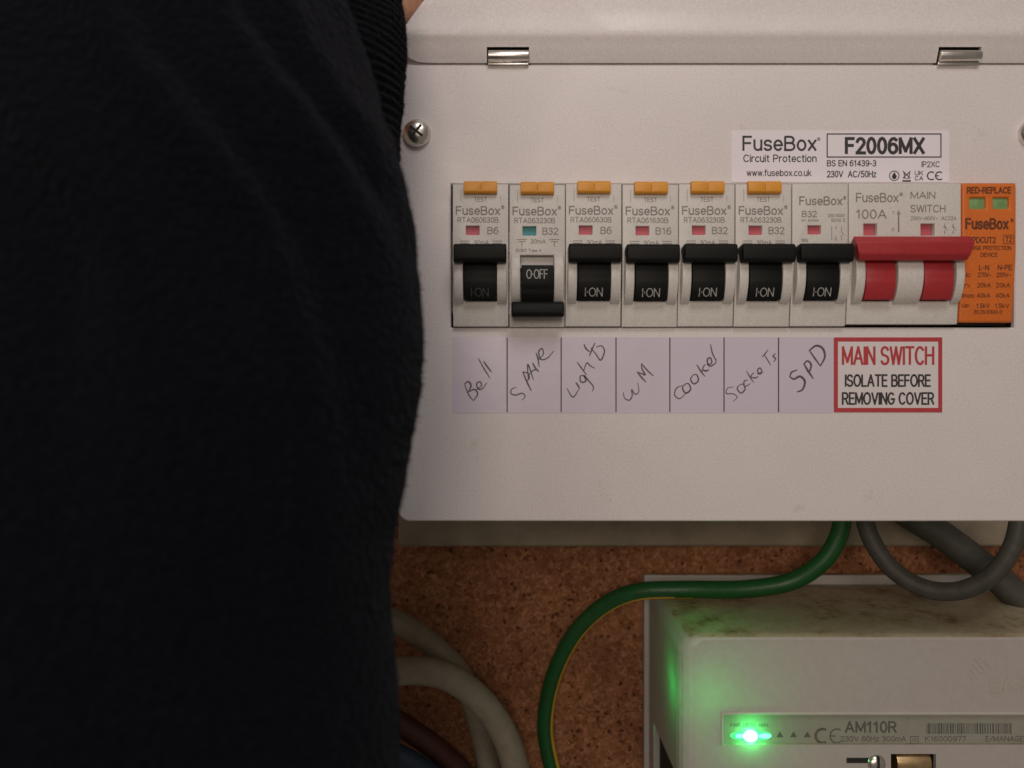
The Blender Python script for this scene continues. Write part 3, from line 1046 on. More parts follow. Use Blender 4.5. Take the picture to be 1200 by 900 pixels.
mb = MB()
prof = [(1.0, 41.4), (-1.3, 41.3), (-1.9, 41.9), (-2.0, 43.0), (-1.9, 44.5), (-1.2, 45.2), (1.0, 45.2)]
mb.prism_x(prof, -5.2, -0.06)
mb.prism_x(prof, 0.06, 5.2)
mb.prism_x([(1.0, 41.6), (-1.6, 41.6), (-1.6, 45.0), (1.0, 45.0)], -1, 1)
bt_mesh = mb.mesh("test_button", M['amber'], bevel=0.25)
mb = MB()
mb.box(-4.8, 0.0, 1.6, 4.0, lz(276.5), lz(263))
fl_mesh = {k: mb.mesh("indicator_flag", M[k]) for k in ("flag_red", "flag_teal")}

YP = -0.06


def tog_text(parent, s, x0, x1, z0, z1, m_):
    mb = MB()
    put_text(mb, s, x0, x1, z0, z1, lambda z: drum_y(z) - 0.07, bold=-0.012)
    return link("toggle_marking", mb.mesh("toggle_marking", m_, clean=False), parent)


def seg(mb, cpx, pts, w=0.9, y=YP):
    mb.ribbon([(lx(a, cpx), lz(b_)) for a, b_ in pts], w * S, y)


def bt(mb, cpx, s, x0, x1, y0, y1, bold=0.0, y=YP):
    put_text(mb, s, lx(x0, cpx), lx(x1, cpx), lz(y1), lz(y0), y, bold)


RC = [("B6", "RTA060630B", "Bell", "leftmost black-toggled breaker, its I-ON marking nearly worn away, above handwritten Bell"),
      ("B32", "RTA063230B", "Spare", "switched-off breaker with lowered black toggle and teal flag above handwritten Spare"),
      ("B6", "RTA060630B", "Lights", "B6 breaker with raised black toggle above the handwritten Lights label"),
      ("B16", "RTA061630B", "WM", "B16 breaker with raised black toggle above the handwritten WM label"),
      ("B32", "RTA063230B", "Cooker", "B32 breaker with raised black toggle above the handwritten Cooker label"),
      ("B32", "RTA063230B", "Sockets", "B32 breaker with amber button and raised toggle above handwritten Sockets")]
for i, (amp, code, word, lab) in enumerate(RC):
    cx = LEFT + MW * (i + 0.5)
    cpx = 600 + cx / S
    dz = (0, -0.15, 0.05, -0.1, 0.05, 0.0)[i]
    r = thing("circuit_breaker", lab, "circuit breaker", (cx + (0, .04, -.04, .05, 0, -.03)[i], BF + (0, .12, -.1, .08, .15, -.08)[i], BZ + dz), "amber-button breakers in the row")
    link("housing", hm_rcbo, r)
    link("test_button", bt_mesh, r)
    off = i == 1
    link("indicator_flag", fl_mesh["flag_teal" if off else "flag_red"], r)
    tg = link("toggle", tm_off if off else tm_on, r)
    if off:
        tog_text(tg, "O·OFF", lx(616, 629), lx(641, 629), 14.6, 17.6, M['ink_white'])
    else:
        tog_text(tg, "I·ON", -2.9, 2.6, 9.0, 11.7, M['ink_faint' if i == 0 else 'ink_white'])
    pr = MB()
    L = cpx - 33
    bt(pr, cpx, "TEST", L + 25, L + 41, 231, 236.5)
    bt(pr, cpx, "FuseBox", L + 4, L + 56, 241.5, 252, bold=0.004)
    bt(pr, cpx, "®", L + 57.2, L + 61, 240.5, 245)
    bt(pr, cpx, code, L + 6, L + 54, 254.5, 261)
    bt(pr, cpx, amp, L + (41 if len(amp) == 2 else 39), L + (54 if len(amp) == 2 else 57.5), 266, 274.5)
    yy = 279.5 if off else 281.5
    bt(pr, cpx, "30mA", L + 25, L + 43, yy, yy + 5.5)
    for q in (9, 47):
        if off:
            seg(pr, cpx, [(L + q, yy + .5), (L + q + 12, yy + .5)], 0.8)
            seg(pr, cpx, [(L + q + 2, yy + 3), (L + q + 10, yy + 3)], 0.8)
            seg(pr, cpx, [(L + q + 6, yy + 3.5), (L + q + 6, yy + 9)], 0.8)
        else:
            seg(pr, cpx, [(L + q, yy + 1), (L + q + 11, yy + 1)], 0.8)
            seg(pr, cpx, [(L + q, yy + 3.6), (L + q + 11, yy + 3.6)], 0.8)
    if off:
        bt(pr, cpx, "RCBO Type A", L + 8, L + 38, 291, 295.5)
    seg(pr, cpx, [(L + 10, 222), (L + 10, 236)], 0.55)
    seg(pr, cpx, [(L + 56.5, 230), (L + 56.5, 236)], 0.4)
    link("printing", pr.mesh("printing", M['ink'], clean=False), r)

# narrow breaker without a test button
cx = LEFT + MW * 6.5
cpx = 600 + cx / S
r = thing("circuit_breaker", "breaker without amber button beside the red main switch, above handwritten SPD", "circuit breaker", (cx, BF - 0.1, BZ + 0.1))
link("housing", hm_mcb, r)
mb = MB()
mb.box(-4.2, 0.5, 1.6, 4.0, lz(276.5), lz(263))
link("indicator_flag", mb.mesh("indicator_flag", M['flag_red']), r)
tg = link("toggle", tm_on, r)
tog_text(tg, "I·ON", -2.9, 2.6, 9.0, 11.7, M['ink_white'])
pr = MB()
bt(pr, cpx, "FuseBox", 936.5, 987, 230.5, 241, bold=0.004)
bt(pr, cpx, "®", 988, 991.5, 230, 234.5)
bt(pr, cpx, "B32", 939.5, 957, 247.5, 255)
bt(pr, cpx, "IEC 60898", 939, 959, 257.5, 260)
bt(pr, cpx, "230/400V", 970, 990, 251, 255)
bt(pr, cpx, "6000 3", 974, 990, 256.5, 260.5)
bt(pr, cpx, "1", 978, 980, 266, 270); bt(pr, cpx, "2", 977.5, 980.5, 278, 282)
seg(pr, cpx, [(974.5, 266), (974.5, 282)], 0.7); seg(pr, cpx, [(986, 266), (986, 272), (989, 276)], 0.7); seg(pr, cpx, [(986, 276), (986, 282)], 0.7)
bt(pr, cpx, "50Hz", 939, 947, 280, 284)
link("printing", pr.mesh("printing", M['ink'], clean=False), r)

# main switch, two modules wide
MSX = LEFT + MW * 8
cpx = 600 + MSX / S
hh = MW - 0.16
ms_slots = [(lx(1010, cpx), lx(1047.5, cpx)), (lx(1077.5, cpx), lx(1115, cpx))]
ms_h = housing_mesh("housing", hh, ms_slots, [(lx(999, cpx), ms_slots[0][0] - 0.05), (ms_slots[0][1] + 0.05, ms_slots[1][0] - 0.05), (ms_slots[1][1] + 0.05, lx(1125, cpx))],
                    [(lx(1012, cpx), lx(1028, cpx), lz(276), lz(262)), (lx(1079, cpx), lx(1095.5, cpx), lz(276), lz(262))], h=H + 0.3, z0=0.7)
r = thing("main_switch", "double width main switch with wide red lever raised across two red toggles", "main switch", (MSX, BF, BZ))
link("housing", ms_h, r)
for a in (1012, 1079):
    mb = MB()
    mb.box(lx(a - 1, cpx), lx(a + 15, cpx), 1.8, 4.2, lz(277), lz(261))
    link("indicator_flag", mb.mesh("indicator_flag", M['flag_red']), r)
# red toggles: one body with a slanted lever bar
mb = MB()
for a, b_ in ms_slots:
    prof = []
    for k in range(19):
        z = 8.1 + 13.5 * k / 18
        prof.append((drum_y(z) + (0.18 if 14.4 < z < 15.4 else 0), z))
    prof += [(7.2, 20.6), (7.2, 9.1)]
    mb.prism_x(prof, a + 0.25, b_ - 0.7)
tme = mb.mesh("lever", M['red_plastic'], bevel=0.12, smooth=40)
mb = MB()
wt, wb = 18.1, 16.6
yf = -7.2
q = [(yf + 2.4, 27.4, wt), (yf, 25.2, wt + 0.15), (yf + 0.3, 21.6, wt - 0.9), (yf + 1.6, 19.8, wb), (0.5, 20.4, wb - 0.6), (0.5, 25.5, wt - 1.0)]
n = len(q)
mb.add([(-w_, y, z) for y, z, w_ in q] + [(w_, y, z) for y, z, w_ in q], [(i, (i + 1) % n, n + (i + 1) % n, n + i) for i in range(n)] + [tuple(range(n))[::-1], tuple(range(n, 2 * n))])
lme = mb.mesh("lever", M['red_plastic'], bevel=0.4, seg=3, smooth=30)
link("toggle", tme, r)
link("lever", lme, r)
pr = MB()
bt(pr, cpx, "FuseBox", 1003, 1053, 226, 237, bold=0.0)
bt(pr, cpx, "®", 1054, 1058, 225.5, 230)
bt(pr, cpx, "100A", 1003, 1039, 245.5, 256.5)
bt(pr, cpx, "MAIN", 1067, 1096, 224.5, 233)
bt(pr, cpx, "SWITCH", 1067, 1108, 240, 249)
bt(pr, cpx, "230V~400V~  AC22A", 1067, 1121, 253.5, 258)
bt(pr, cpx, "1", 1045.5, 1047.5, 247, 251); bt(pr, cpx, "0", 1045, 1048, 267, 271)
seg(pr, cpx, [(1053, 249), (1053, 272)], 1.6); seg(pr, cpx, [(1051, 251), (1053, 247), (1055, 251)], 0.9)
for q_ in (1107, 1117):
    seg(pr, cpx, [(q_, 262), (q_, 266), (q_ + 3, 270)], 0.9); seg(pr, cpx, [(q_, 270), (q_, 274)], 0.9); seg(pr, cpx, [(q_ - 1.5, 266), (q_ + 1.5, 266)], 0.9, YP - .01)
link("printing", pr.mesh("printing", M['ink'], clean=False), r)

# surge protector: orange cartridge
SPX = LEFT + MW * 9.5 - 0.2
cpx = 600 + SPX / S
r = thing("surge_protector", "orange surge protector with two green windows at the end of the row", "surge protector", (SPX, BF, BZ))
mb = MB()
wins = [(lx(1137, cpx), lx(1155.5, cpx), lz(244.5), lz(231.5)), (lx(1164.5, cpx), lx(1182.5, cpx), lz(244.5), lz(231.5))]
mb.plate(-8.5, 8.6, 1.2, H + 0.4, wins, 0.0, 40, yf=lambda z: lean(z) * 0.9 if z < 23 else 0, cuts=(23.0, 12.0))
cme = mb.mesh("cartridge", M['orange'], bevel=0.9, seg=4, smooth=40)
link("cartridge", cme, r)
for a in wins:
    mb = MB()
    mb.box(a[0] - 0.2, a[1] + 0.2, 0.9, 3.0, a[2] - 0.2, a[3] + 0.2)
    link("status_window", mb.mesh("status_window", M['win_green'], bevel=0.3), r)
mb = MB()
mb.box(-8.4, 6.4, 3.6, 42, 0.4, 1.0)
link("base", mb.mesh("base", M['black']), r)
pr = MB()


def sp(s, x0, x1, y0, y1, bold=0.0):
    put_text(pr, s, lx(x0, cpx), lx(x1, cpx), lz(y1), lz(y0), lambda z: lean(z) * 0.9 - 0.07, bold)


sp("RED-REPLACE", 1133, 1185, 219, 227, 0.02)
sp("FuseBox", 1131, 1182, 255.5, 269, 0.02)
sp("®", 1184, 1188, 256, 260.5)
sp("SPDCUT2", 1135, 1167, 277.5, 285, 0.015)
sp("T2", 1178, 1186, 277, 284, 0.01)
sp("SURGE PROTECTION", 1133, 1185, 288, 293, 0.01)
sp("DEVICE", 1149, 1169, 296, 301, 0.01)
sp("L-N", 1148, 1160, 310, 316.5, 0.01); sp("N-PE", 1170, 1187, 310, 316.5, 0.01)
for row, (a, b_, c_) in enumerate((("Uc:", "275V~", "255V~"), ("In:", "20kA", "20kA"), ("Imax:", "40kA", "40kA"), ("Up:", "1.5kV", "1.5kV"))):
    y0 = (319, 331, 343, 355)[row]
    sp(a, 1130, 1130 + (9 if row != 2 else 15), y0, y0 + 5.5, 0.005)
    sp(b_, 1147, 1163, y0, y0 + 5.5, 0.005)
    sp(c_, 1169, 1186, y0, y0 + 5.5, 0.005)
sp("BS EN 61643-11", 1145, 1178, 362.5, 367.5)
x0, x1, z0, z1 = lx(1176, cpx), lx(1188, cpx), lz(285.5), lz(275.5)
for a in ([(x0, z0), (x1, z0)], [(x1, z0), (x1, z1)], [(x1, z1), (x0, z1)], [(x0, z1), (x0, z0)]):
    pr.ribbon(a, 0.18, -0.07 - 0.01 * (a[0][0] == a[1][0]))
link("printing", pr.mesh("printing", M['ink_brown'], clean=False), r)

# ------------------------------------------------------------------ cables
def cable(name, pts, r, m_, label, cat="cable", group=None, n=22, stripe=None, mats=None, steps=12):
    mb = MB()
    mb.tube(spline([P(*p_) for p_ in pts], steps), r, n, stripe)
    o_ = part(name, mb, mats or m_, None, smooth=60)
    return tag(o_, label, cat, group)


cable("earth_cable", [(992, 560, 62), (988, 600, 63), (982, 630, 64), (962, 660, 66), (925, 682, 70), (870, 690.5, 72), (800, 691, 72), (745, 694, 76), (706, 711, 84), (672, 745, 92), (648, 795, 99), (639, 850, 101), (647, 900, 101), (662, 950, 100), (678, 1150, 100)],
      3.55, M['earth'], "green earth cable with yellow stripe curving from the unit down over chipboard", "cable", n=28, stripe=(lambda t: 215 + 92 * min(1, max(0, (t - 0.28) / 0.18))), mats=[M['earth'], M['stripe']])
cable("looped_cable", [(1010, 560, 55), (1012, 600, 54), (1022, 634, 52), (1047, 668, 48), (1085, 690, 44), (1125, 692, 42), (1160, 676, 42), (1184, 646, 44), (1194, 610, 48), (1196, 560, 52)],
      3.4, M['dark_cable'], "dark grey cable hanging in a loop below the unit's right end")
cable("thick_cable", [(1000, 560, 86), (1060, 600, 84), (1105, 628, 80), (1150, 662, 76), (1195, 700, 72), (1250, 745, 68)],
      5.9, M['dark_cable'], "thick dark grey cable slanting down behind the looped cable")
cable("sheathed_cable", [(-400, 760, 88), (0, 742, 88), (200, 730, 88), (380, 722, 88), (440, 722, 90), (480, 737, 92), (520, 768, 94), (545, 800, 97), (562, 850, 99), (574, 905, 99), (582, 960, 99), (590, 1150, 99)],
      5.0, M['grey_cable'], "grey sheathed cable curving lower and thinner beneath the other grey one")
cable("sheathed_cable", [(-400, 900, 90), (0, 880, 88), (200, 850, 84), (380, 810, 82), (440, 792, 82), (485, 786, 82), (525, 793, 82), (560, 818, 83), (588, 855, 84), (604, 900, 85), (614, 960, 86), (622, 1150, 90)],
      5.7, M['grey_cable'], "thick grey sheathed cable arching in front beside the black sleeve")
cable("brown_cable", [(-400, 800, 96), (0, 800, 94), (200, 802, 92), (400, 820, 90), (450, 838, 92), (490, 862, 94), (520, 885, 96), (550, 920, 98), (585, 1010, 98), (600, 1150, 98)],
      5.0, M['brown_cable'], "reddish brown cable below the grey arching cables beside the sleeve")
cable("blue_cable", [(-400, 860, 96), (0, 846, 92), (200, 846, 88), (400, 862, 84), (450, 880, 86), (490, 900, 88), (530, 935, 90), (560, 1010, 92), (575, 1150, 94)],
      5.2, M['blue_cable'], "dull blue cable in the bottom corner beside the black sleeve")

# ------------------------------------------------------------------ meter
MF = 35.0                # front face y
MX0, MX1 = 60.3, 212.0
MZ1, MZ0 = Z(745, MF), -215.0
mt = thing("smart_meter", "pale grey plastic meter with glowing green light under the consumer unit", "meter", (130, WALL_Y, MZ0))
mb = MB()
mb.box(X(755, 107), MX1 + 5, 107, WALL_Y - 0.3, MZ0, Z(674, 107))
mb.box(MX0 + 0.6, MX1 + 1, 95.5, 107.2, MZ0 + 1, MZ1 + 1.6)
part("base_plate", mb, M['meter'], mt, bevel=0.35)

# hollow cover: outer and inner skins, left side cut away at the bottom
def cover_ring(y, g, rad, gz=None):
    """outline of the cover's section at depth y, g = inset"""
    gz = g if gz is None else gz
    pts = rounded(MX0 + g, MX1 - g, MZ0 + gz, MZ1 - gz + (y - MF) * 0.045, rad, 8, (0, 0, 1, 1))
    return pts


mb = MB()
outer = [(MF + 2.6, 0.0, 3.2), (96, -0.2, 3.2)]
ringsO = [[(x, MF + dy, z) for x, z in cover_ring(MF + dy, g, r_, gz)] for dy, g, gz, r_ in ((0, 5.6, 1.5, 4.0), (0.5, 3.4, 0.7, 5.0), (1.6, 1.7, 0.2, 6.0), (3.6, 0.6, 0.0, 6.6), (6.5, 0.0, -0.0, 7.0))]
ringsO += [[(x, y, z) for x, z in cover_ring(y, -0.1 if y < 90 else -0.2, 6.0)] for y in (60, 96)]
ringsI = [[(x, MF + dy, z) for x, z in cover_ring(MF + dy, g, r_, gz)] for dy, g, gz, r_ in ((2.0, 6.0, 2.2, 4.0), (5.0, 2.6, 2.0, 5.0), (8.5, 2.0, 2.0, 5.0))]
ringsI += [[(x, y, z) for x, z in cover_ring(y, 1.9, 5.0)] for y in (60, 96)]
n = len(ringsO[0])
WIN = (X(845, MF), 204.0, Z(872.5, MF), Z(834, MF))
LOCK = (X(1044, MF), X(1097, MF), Z(925, MF), Z(883.5, MF))
for rings in (ringsO, ringsI):
    vs = [v for rg in rings for v in rg]
    fs = []
    for i in range(len(rings) - 1):
        for k in range(n):
            fs.append((i * n + k, i * n + (k + 1) % n, (i + 1) * n + (k + 1) % n, (i + 1) * n + k))
    # the left wall (from the last outline point to the first) gets its notch below
    lw = [(i * n + n - 1, i * n, (i + 1) * n, (i + 1) * n + n - 1) for i in range(len(rings) - 1)]
    fs = [f for f in fs if f not in lw]
    mb.add(vs, fs)
    zc = -143.5
    for i in range(len(rings) - 1):
        a, b_ = rings[i][n - 1], rings[i][0]
        c_, d_ = rings[i + 1][n - 1], rings[i + 1][0]
        y0_, y1_ = a[1], c_[1]
        lo0 = zc if y0_ > 42.45 else MZ0
        lo1 = zc if y1_ > 42.45 else MZ0
        if y0_ <= 42.45 < y1_:
            t = (42.5 - y0_) / (y1_ - y0_)
            mx_ = b_[0] + (d_[0] - b_[0]) * t
            mz_ = a[2] + (c_[2] - a[2]) * t
            mb.add([(b_[0], y0_, MZ0), (mx_, 42.5, MZ0), (mx_, 42.5, zc), (mx_, 42.5, mz_), a], [(0, 1, 2, 3, 4)])
            mb.add([(mx_, 42.5, zc), (d_[0], y1_, zc), c_, (mx_, 42.5, mz_)], [(0, 1, 2, 3)])
        else:
            mb.add([(b_[0], y0_, lo0), (d_[0], y1_, lo1), c_, a], [(0, 1, 2, 3)])
# front faces with the label window and the lock recess cut out
bm = bmesh.new()


def front_face(y, outline, holes):
    es = []
    for pts in [outline] + [[(h[0], h[2]), (h[1], h[2]), (h[1], h[3]), (h[0], h[3])] for h in holes]:
        vs = [bm.verts.new((x, y, z)) for x, z in pts]
        es += [bm.edges.new((vs[i], vs[(i + 1) % len(vs)])) for i in range(len(vs))]
    bmesh.ops.triangle_fill(bm, edges=es, use_beauty=True)


front_face(MF, [(x, z) for x, y, z in ringsO[0]], [WIN, LOCK])
front_face(MF + 2.0, [(x, z) for x, y, z in ringsI[0]], [WIN, LOCK])
bm.verts.index_update()
mb.add([v.co for v in bm.verts], [[v.index for v in f.verts] for f in bm.faces])
bm.free()
for h in (WIN, LOCK):
    a = [(h[0], h[2]), (h[1], h[2]), (h[1], h[3]), (h[0], h[3])]
    for k in range(4):
        (xa, za), (xb, zb) = a[k], a[(k + 1) % 4]
        mb.add([(xa, MF, za), (xb, MF, zb), (xb, MF + 2, zb), (xa, MF + 2, za)], [(0, 1, 2, 3)])
part("cover", mb, M['meter'], mt, smooth=30)
mb = MB()
mb.box(MX0 + 15, MX1 - 9, 60, 95, MZ0 + 5, MZ1 - 8)
mb.box(MX0 + 2.4, MX1 - 3, MF + 2.3, 95, -144.6, -142.8)  # added dark shelf that blocks the green light from the notch
mb.box(MX0 + 3.2, MX0 + 4.2, MF + 2.3, 95, MZ0 + 3, -144.8)
part("inner_case_and_baffle", mb, M['dark_gap'], mt)

# label strip seen through the clear window
mb = MB()
mb.box(WIN[0] + 0.05, WIN[1] - 0.05, MF + 1.2, MF + 1.9, WIN[2] + 0.05, WIN[3] - 0.05)
lb = part("label_strip", mb, M['meter_label'], mt)
yl = MF + 1.15
pr = MB()


def mtx(s, x0, x1, y0, y1, bold=0.0):
    put_text(pr, s, X(x0, yl), X(x1, yl), Z(y1, yl), Z(y0, yl), yl, bold)


mtx("AM110R", 990, 1051, 845, 859, 0.015)
mtx("230V 60Hz 300mA", 985, 1062, 862.5, 869)
mtx("K16000977", 1084, 1132, 862.5, 869)
mtx("E/MANAGE", 1155, 1200, 862.5, 869)
mtx("PWR  MESH  HAN", 856, 900, 847.5, 852)
line(pr, arc(964, 862.5, 8.2, 60, 300), 3.0, yl)
line(pr, arc(981, 862.5, 8.2, 60, 300), 1.6, yl); line(pr, [(973, 862.5), (979, 862.5)], 1.4, yl)
for xx in (914, 930, 946):
    pr.add([(X(a, yl), yl, Z(b_, yl)) for a, b_ in ((xx - 4, 864), (xx + 4, 864), (xx, 857))], [(0, 1, 2)])
line(pr, [(1067, 863), (1076, 863), (1076, 871), (1067, 871), (1067, 863)], 1.0, yl)
line(pr, [(1070, 865.5), (1073.5, 865.5), (1073.5, 868.5), (1070, 868.5), (1070, 865.5)], 0.8, yl)
mtx("0123 456", 1110, 1150, 834.5, 838)
part("printing", pr, M['ink_meter'], lb, clean=False)
pr = MB()
xx = 1086.0
rr = random.Random(8)
while xx < 1186:
    ww = rr.choice((0.8, 0.8, 1.4, 2.0))
    line(pr, [(xx + ww / 2, 847.5), (xx + ww / 2, 860)], ww, yl)
    xx += ww + rr.choice((0.8, 0.9, 1.5))
part("barcode", pr, M['ink_meter'], lb, clean=False)
mb = MB()
mb.prism_y(rounded(WIN[0], WIN[1], WIN[2], WIN[3], 0.6, 3), MF - 0.35, MF + 0.5)
part("clear_window", mb, M['clear'], mt, bevel=0.15)

mb = MB()
mb.box(WIN[0] - 0.1, WIN[1], MF - 0.7, MF + 0.6, WIN[3] - 0.9, WIN[3] + 0.15)
mb.box(WIN[0] - 0.1, WIN[0] + 0.7, MF - 0.66, MF + 0.6, WIN[2], WIN[3] - 0.92)
part("window_rim", mb, M['rim'], mt, bevel=0.15)


def lens(cx, cz, rx, rz, y, hgt, m_, name, parent, n=24):
    vs, fs = [], []
    for i, (f_, h_) in enumerate(((1, 0), (0.92, 0.35), (0.7, 0.72), (0.4, 0.93))):
        vs += [(cx + rx * f_ * math.cos(2 * PI * k / n), y - hgt * h_, cz + rz * f_ * math.sin(2 * PI * k / n)) for k in range(n)]
    for i in range(3):
        fs += [(i * n + k, i * n + (k + 1) % n, (i + 1) * n + (k + 1) % n, (i + 1) * n + k) for k in range(n)]
    vs.append((cx, y - hgt, cz))
    fs += [(3 * n + k, 3 * n + (k + 1) % n, len(vs) - 1) for k in range(n)]
    mb = MB()
    mb.add(vs, fs)
    return part(name, mb, m_, parent, smooth=80)


for px_, rx_, rz_ in ((867, 1.5, 0.85), (897, 2.2, 0.95)):
    lens(X(px_, MF), Z(863.5, MF), rx_, rz_, MF + 0.7, 0.6, M['led_side'], "indicator_lamp", mt)
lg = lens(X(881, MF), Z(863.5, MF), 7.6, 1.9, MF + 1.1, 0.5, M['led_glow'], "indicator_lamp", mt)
lens(X(880, MF), Z(863.5, MF), 2.6, 2.0, MF + 0.9, 2.6, M['led_core'], "lamp_lens", lg)
for nm, loc, en in [("indicator_glow", (X(880, MF), MF - 2.8, Z(861, MF)), 0.0042), ("status_light", (MX0 + 10.0, MF + 13.0, Z(815, MF)), 0.062)]:
    l = bpy.data.lights.new(nm, 'POINT')
    l.energy = en
    l.color = (0.01, 1.0, 0.15)
    l.shadow_soft_size = 0.002
    o = bpy.data.objects.new(nm, l)
    C.objects.link(o)
    o.location = Vector(loc) * MM

# lock recess with brass screw and bar
mb = MB()
mb.box(LOCK[0] - 1, LOCK[1] + 1, MF + 7, MF + 8, LOCK[2] - 1, LOCK[3] + 1)
for a in ((LOCK[0] - 1, LOCK[0]), (LOCK[1], LOCK[1] + 1)):
    mb.box(a[0], a[1], MF + 2.1, MF + 7, LOCK[2] - 1, LOCK[3] + 1)
mb.box(LOCK[0], LOCK[1], MF + 2.1, MF + 7, LOCK[3], LOCK[3] + 1)
mb.box(X(992, MF), X(1018, MF), MF - 0.15, MF + 0.8, Z(894, MF), Z(888, MF))  # dark slab painting the shadow smear left of the screw
lk = part("terminal_recess_and_shade", mb, M['dark_gap'], mt)
mb = MB()
prof = [(MF + 3 - 3.2 * math.sin(t), Z(898, MF) + 0.5 - 3.4 * math.cos(t) * 1.0) for t in [PI * k / 12 for k in range(13)]]
mb.prism_x([(y, z) for y, z in prof] + [(MF + 6.5, prof[-1][1]), (MF + 6.5, prof[0][1])], X(1052, MF), X(1092, MF))
part("terminal_bar", mb, M['brass'], lk, bevel=0.3)
sc_ = lens(X(1027, MF), Z(895, MF), 3.4, 3.4, MF - 0.05, 1.7, M['chrome'], "terminal_screw", lk)
mb = MB()
mb.box(X(1025.6, MF), X(1028.6, MF), MF - 1.82, MF - 0.4, Z(906, MF), Z(885, MF))
part("screw_slot", mb, M['dark_gap'], sc_)

# moulded logo
mb = MB()
for (ua, va, ub, vb) in ((1142, 772, 1153, 784), (1139, 777, 1149, 789), (1136, 783, 1146, 795), (1154, 776, 1162, 784), (1134, 790, 1140, 797), (1147, 770, 1152, 775)):
    a = Vector((X(ua, MF), 0, Z(va, MF)))
    b_ = Vector((X(ub, MF), 0, Z(vb, MF)))
    d_ = (b_ - a).normalized()
    nn = Vector((-d_.z, 0, d_.x)) * 0.28
    mb.prism_y([((a - nn).x, (a - nn).z), ((b_ - nn).x, (b_ - nn).z), ((b_ + nn).x, (b_ + nn).z), ((a + nn).x, (a + nn).z)], MF - 0.18, MF + 0.1)
put_text(mb, "gish", X(1160, MF), X(1212, MF), Z(816, MF), Z(791, MF), MF - 0.12, 0.0, slant=0.8)
part("moulded_logo", mb, M['logo'], mt, clean=False)

# ------------------------------------------------------------------ person: raised arm in a black sweater
pr_ = bpy.data.meshes.new("person")
jts = [((-150, -240, -330), 44), ((-120, -135, -230), 42), ((-108, -112, -120), 40), ((-92, -85, 0), 34), ((-72, -50, 90), 25), ((-60, 4, 122), 24), ((-54, 22, 150), 27), ((-50, 26, 178), 23)]
vs = [j[0] for j in jts]
rad = [(j[1], j[1] * (0.8 if k > 4 else 1)) for k, j in enumerate(jts)]
ed = [(k, k + 1) for k in range(len(jts) - 1)]


def chain(root, pts, rs):
    pv = root
    for p_, r_ in zip(pts, rs):
        vs.append(p_)
        rad.append((r_, r_))
        ed.append((pv, len(vs) - 1))
        pv = len(vs) - 1


# thumb leaves the side of the palm near its base, fingers curl over the flap's upper edge
chain(5, [(-40, 18, 133), (-29, 17, 154), (-19, 13, 170), (-13, 9, 184)], (16, 10.5, 9, 7.5))
for k, (bx, by, L_) in enumerate(((-30, 22, 1.0), (-44, 27, 1.1), (-58, 28, 1.02), (-72, 26, 0.82))):
    chain(7, [(bx, by, 198 + (4 if k in (1, 2) else 0)), (bx + 3, by - 4, 198 + 30 * L_), (bx + 5, by - 16, 198 + 46 * L_), (bx + 8, by - 34, 198 + 50 * L_)], (11, 8.6, 8, 6.8))
pr_.from_pydata([Vector(v) * MM for v in vs], ed, [])
person = bpy.data.objects.new("person", pr_)
C.objects.link(person)
sk = person.modifiers.new("skin", 'SKIN')
sk.use_smooth_shade = True
for k, (a, b_) in enumerate(rad):
    pr_.skin_vertices[0].data[k].radius = (a * MM, b_ * MM)
    pr_.skin_vertices[0].data[k].use_root = (k == 6)
ss = person.modifiers.new("subsurf", 'SUBSURF')
ss.levels = 2
ss.render_levels = 2
pr_.materials.append(M['skin'])
tag(person, "person's raised arm in a thick black knitted sweater, hand lifting the flap", "person")
LOC[person] = (0, 0, 0)


def interp(tab, v):
    if v <= tab[0][0]:
        return tab[0][1]
    for (a, x), (b_, y) in zip(tab, tab[1:]):
        if v <= b_:
            t = (v - a) / (b_ - a)
            t = t * t * (3 - 2 * t) * 0.5 + t * 0.5
            return x + (y - x) * t
    return tab[-1][1]


def fuzz(p_, sc):
    return noise.noise(Vector(p_) * sc)


def sleeve_mesh(zr, yc, R, depth_ratio, sil, disp, rows, cols, cap_top=False):
    """tube of level rings whose right-hand outline runs along the px positions in sil (by py)"""
    vs, fs = [], []
    za, zb = zr
    for i in range(rows):
        z = za + (zb - za) * i / (rows - 1)
        y0 = interp(yc, z)
        r = interp(R, z)
        # where the ring's outline falls for a viewer at the camera
        cx = 0.0
        pts = []
        for k in range(cols):
            th = 2 * PI * k / cols
            rr = r + disp(th, z)
            pts.append((rr * math.cos(th), y0 + rr * math.sin(th) * depth_ratio))
        # right tangent: choose centre so that max projected px equals target
        lo, hi = -260.0, 60.0
        smooth_pts = [(r * math.cos(2 * PI * k / 64), y0 + r * math.sin(2 * PI * k / 64) * depth_ratio) for k in range(64)]
        for _ in range(26):
            cx = (lo + hi) / 2
            best = max(((x + cx) / (D + y), D + y) for x, y in smooth_pts)
            px = 600 + F * best[0]
            py = 450 - F * z / best[1]
            if px > interp(sil, py):
                hi = cx
            else:
                lo = cx
        vs += [(x + cx, y, z) for x, y in pts]
    for i in range(rows - 1):
        for k in range(cols):
            k2 = (k + 1) % cols
            fs.append((i * cols + k, i * cols + k2, (i + 1) * cols + k2, (i + 1) * cols + k))
    mb = MB()
    mb.add(vs, fs)
    return mb


SIL = [(-160, 352), (-90, 372), (0, 402), (40, 416), (80, 431), (130, 448), (175, 465), (230, 477), (290, 489), (340, 496), (400, 498.5), (450, 495), (490, 488), (520, 482), (560, 476), (620, 465), (680, 459), (720, 460), (760, 463), (820, 467), (900, 469), (1100, 470), (1500, 470)]
SIL_C = [(-60, 470), (0, 470), (20, 472.5), (45, 476), (80, 475.5), (110, 473), (150, 469), (185, 468), (220, 464), (260, 440)]


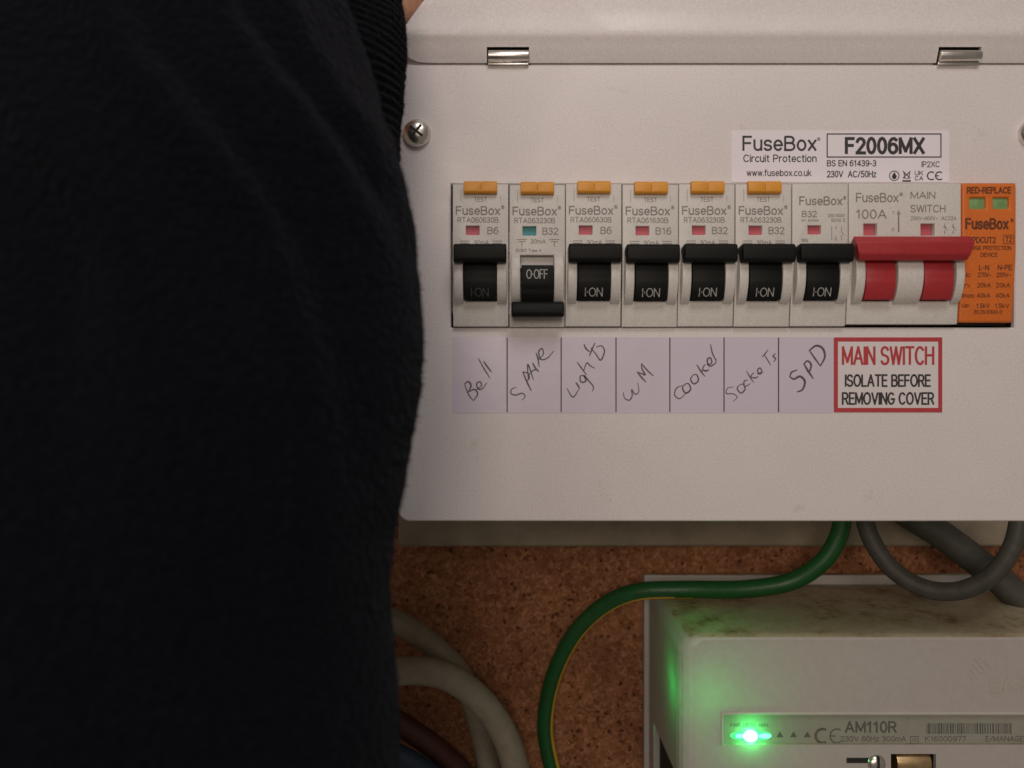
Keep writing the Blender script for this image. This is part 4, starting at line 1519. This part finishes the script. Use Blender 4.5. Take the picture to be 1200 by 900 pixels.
def disp_sleeve(th, z):
    c_, s_ = math.cos(th), math.sin(th)
    p_ = Vector((c_ * 50, s_ * 50, z))
    # slanting folds gathered near the cuff, running down across the sleeve
    w_ = z * 0.55 + 20 * s_ + 62 * c_ + 9 * noise.noise(p_ * 0.022)
    top = max(0.0, min(1.0, (z + 40) / 90))
    d_ = (1.7 * top + 0.5) * math.sin(w_ * 0.24 + 0.6) + 0.8 * top * math.sin(w_ * 0.41 + 1.3)
    d_ += 2.2 * noise.noise(p_ * 0.03)
    side_ = max(0.0, c_) ** 6
    d_ *= (1 - 0.8 * side_)
    d_ += 0.22 * noise.noise(p_ * 0.55) + 0.26 * noise.noise(p_ * 1.6)
    return d_


def disp_cuff(th, z):
    c_, s_ = math.cos(th), math.sin(th)
    p_ = Vector((c_ * 36, s_ * 36, z))
    u = z + 6 * c_ * 0.3 + 1.0 * noise.noise(p_ * 0.08)
    return 0.42 * math.sin(u * 2 * PI / 2.3) + 0.5 * noise.noise(p_ * 0.12) + 0.3 * noise.noise(p_ * 1.1)


mb = sleeve_mesh((-300, 118), [(-300, -150), (-130, -128), (-40, -108), (30, -92), (118, -72)], [(-300, 66), (-100, 66), (0, 62), (60, 54), (118, 44)], 0.72, SIL, disp_sleeve, 330, 300)
# turn the sleeve's end in towards the arm
slv = part("sweater_sleeve", mb, M['wool'], person, smooth=180)
mbc = sleeve_mesh((14, 121), [(14, -70), (75, -52), (121, -34)], [(14, 36), (90, 33), (121, 30)], 0.85, SIL_C, disp_cuff, 260, 220)
part("ribbed_cuff", mbc, M['rib_wool'], slv, smooth=180)

# loose wool fibres standing off the sleeve
rr = random.Random(3)
fb = MB()
for src, cnt in ((mb, 75000), (mbc, 9000)):
    nv = len(src.v)
    cols_ = 300 if src is mb else 220
    for _ in range(cnt):
        q = rr.randrange(nv)
        k = q % cols_
        th = 2 * PI * k / cols_
        if not (th < 0.9 or th > 2 * PI - 2.9) or src.v[q][2] < -165:
            continue
        v = Vector(src.v[q])
        nrm = Vector((math.cos(th), math.sin(th) * 1.2, 0)).normalized()
        d1 = (nrm + Vector((rr.uniform(-1, 1), rr.uniform(-1, 1), rr.uniform(-1, 1))) * 0.9).normalized()
        d2 = (d1 + Vector((rr.uniform(-1, 1), rr.uniform(-1, 1), rr.uniform(-1, 1))) * 0.8).normalized()
        L_ = rr.uniform(0.25, 0.75) * (1.6 if rr.random() < 0.06 else 1)
        a, b_, c_ = v - nrm * 0.2, v + d1 * L_, v + d1 * L_ + d2 * L_ * 0.7
        sd = d1.cross(Vector((0, 1, 0.01))).normalized() * 0.032
        fb.add([a - sd, a + sd, b_ + sd, b_ - sd, c_], [(0, 1, 2, 3), (3, 2, 4)])
fz = part("wool_fibres", fb, M['fibre'], slv, clean=False)
fz["kind"] = "stuff"
